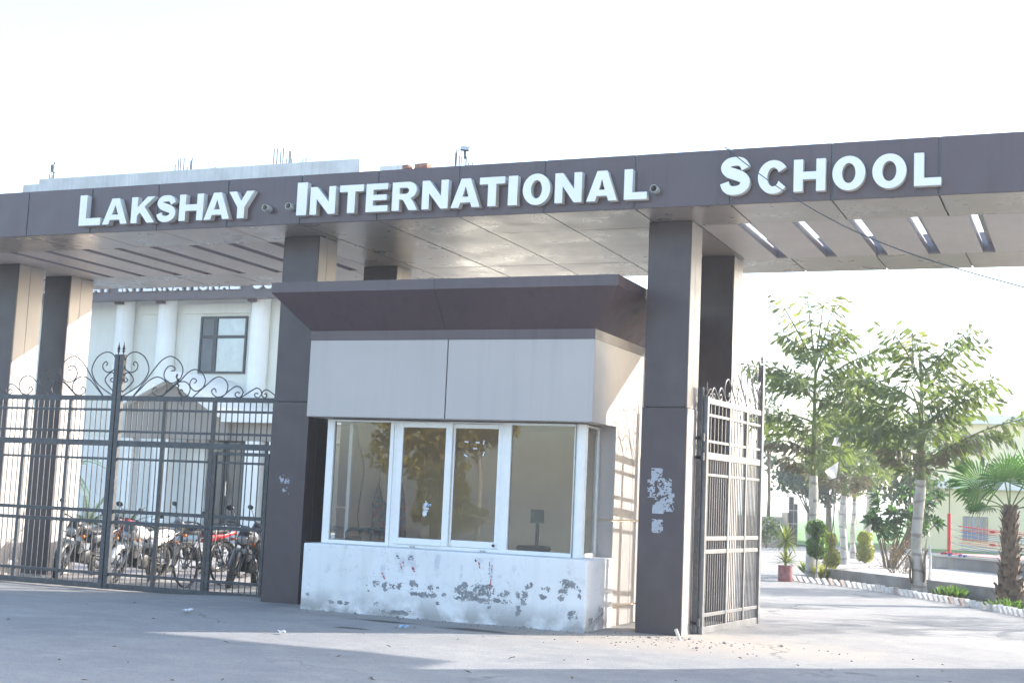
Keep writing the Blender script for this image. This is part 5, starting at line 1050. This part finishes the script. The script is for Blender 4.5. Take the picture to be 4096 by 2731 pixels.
    o.add(vs, [(i * 3 + j, i * 3 + j + 1, i * 3 + j + 4, i * 3 + j + 3) for i in range(8) for j in (0, 1)]); P(o, 'rear_mudguard', m_blk, None, True)
    o = MB(); o.tube([(.38, 0, .82), (.30, 0, .50), (.22, 0, .27), (-.22, 0, .26), (-.24, 0, .62), (.05, 0, .78)], .02, 6); o.tube([(-.24, 0, .35), (-.62, .09, r)], .018, 6); o.tube([(-.24, 0, .35), (-.62, -.09, r)], .018, 6); P(o, 'frame', m_blk)
    o = MB(); o.lathe([(.10, -.13), (.13, -.11), (.13, .11), (.10, .13)], (-.02, 0, .36), 14, 'y'); o.lathe([(.075, -.115), (.085, -.10), (.085, .10), (.075, .115)], (.13, 0, .37), 14, 'y'); P(o, 'crankcase', m_eng)
    o = MB()
    for k in range(7): z = .44 + k * .026; o.box(.10, .27, -.085, .085, z, z + .012)
    o.box(.12, .25, -.065, .065, .42, .64); P(o, 'cylinder_fins', m_alu, None, False)
    o = MB(); o.tube(cat([(.26, -.03, .50), (.33, -.07, .40), (.26, -.12, .27), (.0, -.14, .24), (-.25, -.15, .27)], 4), .02, 7); o.tube([(-.25, -.15, .27), (-.36, -.165, .30), (-.88, -.19, .38), (-.90, -.19, .383)], [.022, .045, .05, .03], 9); P(o, 'exhaust', m_alu, None, True)
    for y in (-.13, .13):
        o = MB(); o.tube([(-.60, y, .34), (-.47, y, .72)], .012, 6)
        for k in range(9): q = .25 + k * .07; o.lathe([(.030, -.006), (.030, .006)], (-.60 + .13 * q, y, .34 + .38 * q), 8)
        P(o, 'shock_absorber', m_alu, None, False)
    o = MB(); o.tube(cat([(.30, 0, .60), (.34, .20, .56), (.33, .27, .42), (.27, .22, .30), (.22, 0, .27)], 3), .012, 6); o.tube(cat([(.30, 0, .60), (.34, -.20, .56), (.33, -.27, .42), (.27, -.22, .30), (.22, 0, .27)], 3), .012, 6); P(o, 'crash_guard', m_alu, None, True)
    o = MB(); o.tube([(-.10, .08, .28), (-.14, .20, .03)], .012, 5); o.tube([(.02, -.2, .27), (.02, .2, .27)], .014, 6); o.bar((-.55, .08, .42), (-.05, .08, .42), .10, .02); P(o, 'stand', m_blk, None, False)
    return t
hd = lambda dx, dy: math.atan2(dy, dx)
motorbike('black motorbike with grey seat leftmost at the gate, its front wheel by the left pillar', (-16.5, 19.5), hd(.165, -.99), m_pk, m_ps, m_pk, 14, 9, True, guard=m_blk)
motorbike('white and red motorbike parked behind the gate meeting posts', (-15.12, 19.33), hd(.08, -1), m_pw, m_pw, m_ps, 10, 9, False, seatm=pmat('white_seat_cover', (.62, .62, .60), .6), guard=m_pw)  # this bike alone has a white seat
motorbike('black motorbike facing the gate with a round dark cowl and clear headlight', (-13.34, 19.98), hd(.22, -.97), m_ps, m_ps, m_pk, 16, 8, False, guard=m_pk)
motorbike('black motorbike mostly hidden by the middle pillar', (-12.62, 20.05), hd(.22, -.97), m_pk, m_pk, m_pk, 16, 8, False, guard=m_pk)
motorbike('red motorbike in the second row behind the leftmost bike', (-17.5, 22.2), hd(-.3, -.95), m_pr, m_pr, m_pk, 12, 8, True, guard=m_blk)
motorbike('red tailed silver motorbike in the second row behind the white one', (-16.1, 22.3), hd(-.3, -.95), m_ps, m_pr, m_ps, 12, 8, True, guard=m_blk)
motorbike('silver motorbike in the second row behind the black cowled one', (-14.5, 22.5), hd(-.2, -.95), m_ps, m_pr, m_pk, 12, 8, True, guard=m_blk)
# bicycle
BC = thing('bicycle', 'old dark bicycle standing between the white motorbike and the black cowled one', 'bicycle', (-13.82, 19.5, gz(-13.82, 19.5)), None, (R(-4), 0, hd(-.03, 1))); wr = .345; I4 = Matrix.Identity(4)
m_bf = pmat('bicycle_frame', (.03, .035, .04), .5, dust=.3); m_tan = pmat('tan_mudguard', (.40, .34, .26), .5)
for cx in (-.52, .54): wheel_parts((cx, 0, wr), wr, BC, I4, True, .021, m_tyre, m_alu)
def PB_(mb, n, mt): return mb.build(n, mt, BC, smooth='auto', local=True)
o = MB()
for a, b in (((.36, 0, .86), (.33, 0, .70)), ((.35, 0, .80), (-.15, 0, .80)), ((.34, 0, .72), (-.02, 0, .30)), ((-.02, 0, .30), (-.18, 0, .90)), ((-.02, .04, .30), (-.52, .05, wr)), ((-.02, -.04, .30), (-.52, -.05, wr)), ((-.15, .03, .78), (-.52, .05, wr)), ((-.15, -.03, .78), (-.52, -.05, wr)), ((.34, .04, .72), (.54, .05, wr)), ((.34, -.04, .72), (.54, -.05, wr))): o.tube([a, b], .014, 6)
PB_(o, 'frame', m_bf); o = MB(); o.tube(cat([(.12, .27, .98), (.28, .27, 1.0), (.38, .12, 1.0), (.37, 0, .98), (.38, -.12, 1.0), (.28, -.27, 1.0), (.12, -.27, .98)], 3), .011, 6); o.tube([(.36, 0, .86), (.37, 0, .98)], .012, 6); PB_(o, 'handlebar', m_alu)
o = MB(); o.loft([(-.34, .95, .10, .03, 2), (-.22, .955, .09, .03, 2.2), (-.06, .945, .03, .02, 2)], 12); PB_(o, 'saddle', m_seat)
o = MB(); o.bar((-.72, 0, .74), (-.30, 0, .74), .14, .012); o.tube([(-.68, .06, .74), (-.52, .06, wr)], .007, 4); o.tube([(-.68, -.06, .74), (-.52, -.06, wr)], .007, 4); PB_(o, 'carrier', m_bf)
for cx, a0, a1 in ((-.52, 20, 175), (.54, 30, 160)):
    o = MB(); vs = []
    for i in range(13):
        a = R(a0 + (a1 - a0) * i / 12)
        for y in (-.028, .028): vs.append((cx + (wr + .03) * math.cos(a), y, wr + (wr + .03) * math.sin(a)))
    o.add(vs, [(i * 2, i * 2 + 1, i * 2 + 3, i * 2 + 2) for i in range(12)]); PB_(o, 'mudguard', m_tan)
o = MB(); o.lathe([(.09, .05), (.09, .056)], (-.02, 0, .30), 16, 'y'); o.bar((-.02, .06, .30), (.12, .06, .21), .02); o.bar((-.02, -.06, .30), (-.16, -.06, .39), .02); o.box(.08, .16, .07, .15, .20, .22); o.box(-.20, -.12, -.15, -.07, .38, .40); PB_(o, 'crank', m_alu)

# ================================================================== CABLE, LITTER, BITS
a, b = V((-4.084, 15.84, 5.955)), at(4096, 1134, 12.6); e2 = b + (b - a) * .12 + V((0, 0, .05)); pts = []
for i in range(25): t = i / 24; pts.append(a.lerp(e2, t) + V((0, 0, -.34 * math.sin(math.pi * t) * (1 - .35 * t))))
m_cab = pmat('black_cable', (.04, .05, .06), .6); tag(MB().tube([V((-4.084, 16.3, 5.985)), V((-4.084, 15.97, 5.985))] + pts, .006, 5).build('overhead_cable', m_cab, smooth=True), 'thin dark cable sagging across the word SCHOOL to the right', 'cable')
b0, b1 = at(3860, 1640, 60), at(4200, 1648, 60); tag(MB().tube([b0 - (b1 - b0), b0, b1], .02, 4).build('overhead_wire', m_cab), 'faint wire in the sky above the yellow building roof', 'wire')
def litter(name, label, x, y, mt, s, seed, cat_='litter', group=None):
    r = random.Random(seed); o = MB(); n = 5; vs = [(s * (i / n - .5) * 1.6, s * (j / n - .5) + .2 * s * math.sin(i), .006 + r.random() * s * .35) for i in range(n + 1) for j in range(n + 1)]
    o.add(vs, [(i * 6 + j, i * 6 + j + 1, i * 6 + j + 7, i * 6 + j + 6) for i in range(n) for j in range(n)]); q = o.build(name, mt); q.location = (x, y, .012 + gz(x, y)); q.rotation_euler = (0, 0, r.uniform(0, 6.28)); tag(q, label, cat_, group); return q
litter('wrapper', 'crumpled blue and white wrapper on the asphalt before the booth', -7.61, 14.85, m_blue, .10, 1); litter('paper_scrap', 'small white paper scrap on the sunlit strip edge, left foreground', -8.3, 13.25, m_paper2, .07, 2); litter('paper_scrap', 'pale flat paper scrap on the shaded asphalt before the left gate', -10.48, 14.48, m_paper2, .12, 3)
litter('plaster_lump', 'white broken plaster lump at the foot of the booth wall', *gnd(*B3c(130, 1120)).xy, m_paper2, .11, 4) if 'B3c' in globals() else None
m_dl = pmat('dead_leaf', (.16, .12, .07), .9, var=.4, vs=8); rl = random.Random(8)
for i in range(70):
    u, v = rl.uniform(-50, 4100), rl.uniform(2390, 2740); p = gnd(u, v)
    if p.y > 15.9 and p.x > -11: continue
    o = MB(); s = rl.uniform(.018, .045); o.add([(-s, 0, .004), (0, -s * .4, .012), (s, 0, .006), (0, s * .4, .014)], [(0, 1, 2, 3)]); q = o.build('dead_leaf', m_dl); q.location = (p.x, p.y, .016 + gz(p.x, p.y)); q.rotation_euler = (rl.uniform(-.3, .3), rl.uniform(-.3, .3), rl.uniform(0, 6)); tag(q, 'tiny dry leaf lying on the grey asphalt', 'leaf', 'dry leaves scattered on the forecourt')
rb = random.Random(77); o = MB()
for i in range(300):
    k = rb.random(); x = rb.uniform(-9.9, -5.2) if k < .45 else rb.gauss(-4.5, .9); y = 16.19 - abs(rb.gauss(0, .28)) if k < .45 else 16.5 - abs(rb.gauss(.2, .7))
    s = rb.uniform(.004, .014) if rb.random() < .96 else rb.uniform(.018, .03); o.ball((x, y, s * .3 + .005), s, s * rb.uniform(.6, 1), s * .6, 5, 4)
tag(o.build('rubble', m_oldwall), 'loose gravel and broken plaster bits along the booth foot and pillar', 'rubble', kind='stuff')
tag(MB().tube([(-4.575, 16.27, -.03), (-4.63, 16.22, .13)], .022, 8).build('pipe_stub', m_wb), 'short pale pipe stub leaning out of the ground before the right pillar', 'pipe')

# ================================================================== TREES ACROSS THE ROAD (seen only as reflections in the booth windows)
m_euc = leafmat('sunlit_yellow_leaf', (.42, .36, .08), (.40, .34, .07), tw=.3); m_hed = leafmat('hedge_leaf', (.24, .23, .05), (.22, .22, .05)); RND = random.Random(50)
broad_tree('roadside_tree', 'yellow leaved pale trunked tree across the road behind the viewer', 'tree', (-20.45, -12.0), 3.6, clumps(-20.6, -12, 4.6, 2.4, 1.5, 1.7, 30, .7, 4), .20, 130, m_euc, 'trees across the road', tr=.10, bm=m_trunk)
broad_tree('roadside_tree', 'yellow leaved dark trunked tree across the road behind the viewer', 'tree', (-22.4, -12.6), 3.4, clumps(-23.2, -12.6, 4.2, 2.2, 1.5, 1.8, 28, .7, 5), .20, 130, m_euc, 'trees across the road', tr=.15)
broad_tree('roadside_bush', 'leafy yellow green bush across the road behind the viewer', 'bush', (-21.3, -11.2), .5, clumps(-21.3, -11.2, 1.3, 1.4, .8, 1.2, 26, .5, 6), .16, 160, m_hed, tr=.05)
# ================================================================== HAZE
M = NT('haze'); M.n.remove(M.b); pv = M.n.new('ShaderNodeVolumePrincipled'); pv.inputs['Color'].default_value = (.90, .955, 1, 1); pv.inputs['Density'].default_value = .0013; pv.inputs['Anisotropy'].default_value = .35; M.l(pv.outputs[0], M.out.inputs['Volume'])
tag(MB().box(-1000, 1000, -560, 1600, -1.2, 16).build('haze', M.m), 'pale sunlit haze in the air', 'haze', kind='stuff')
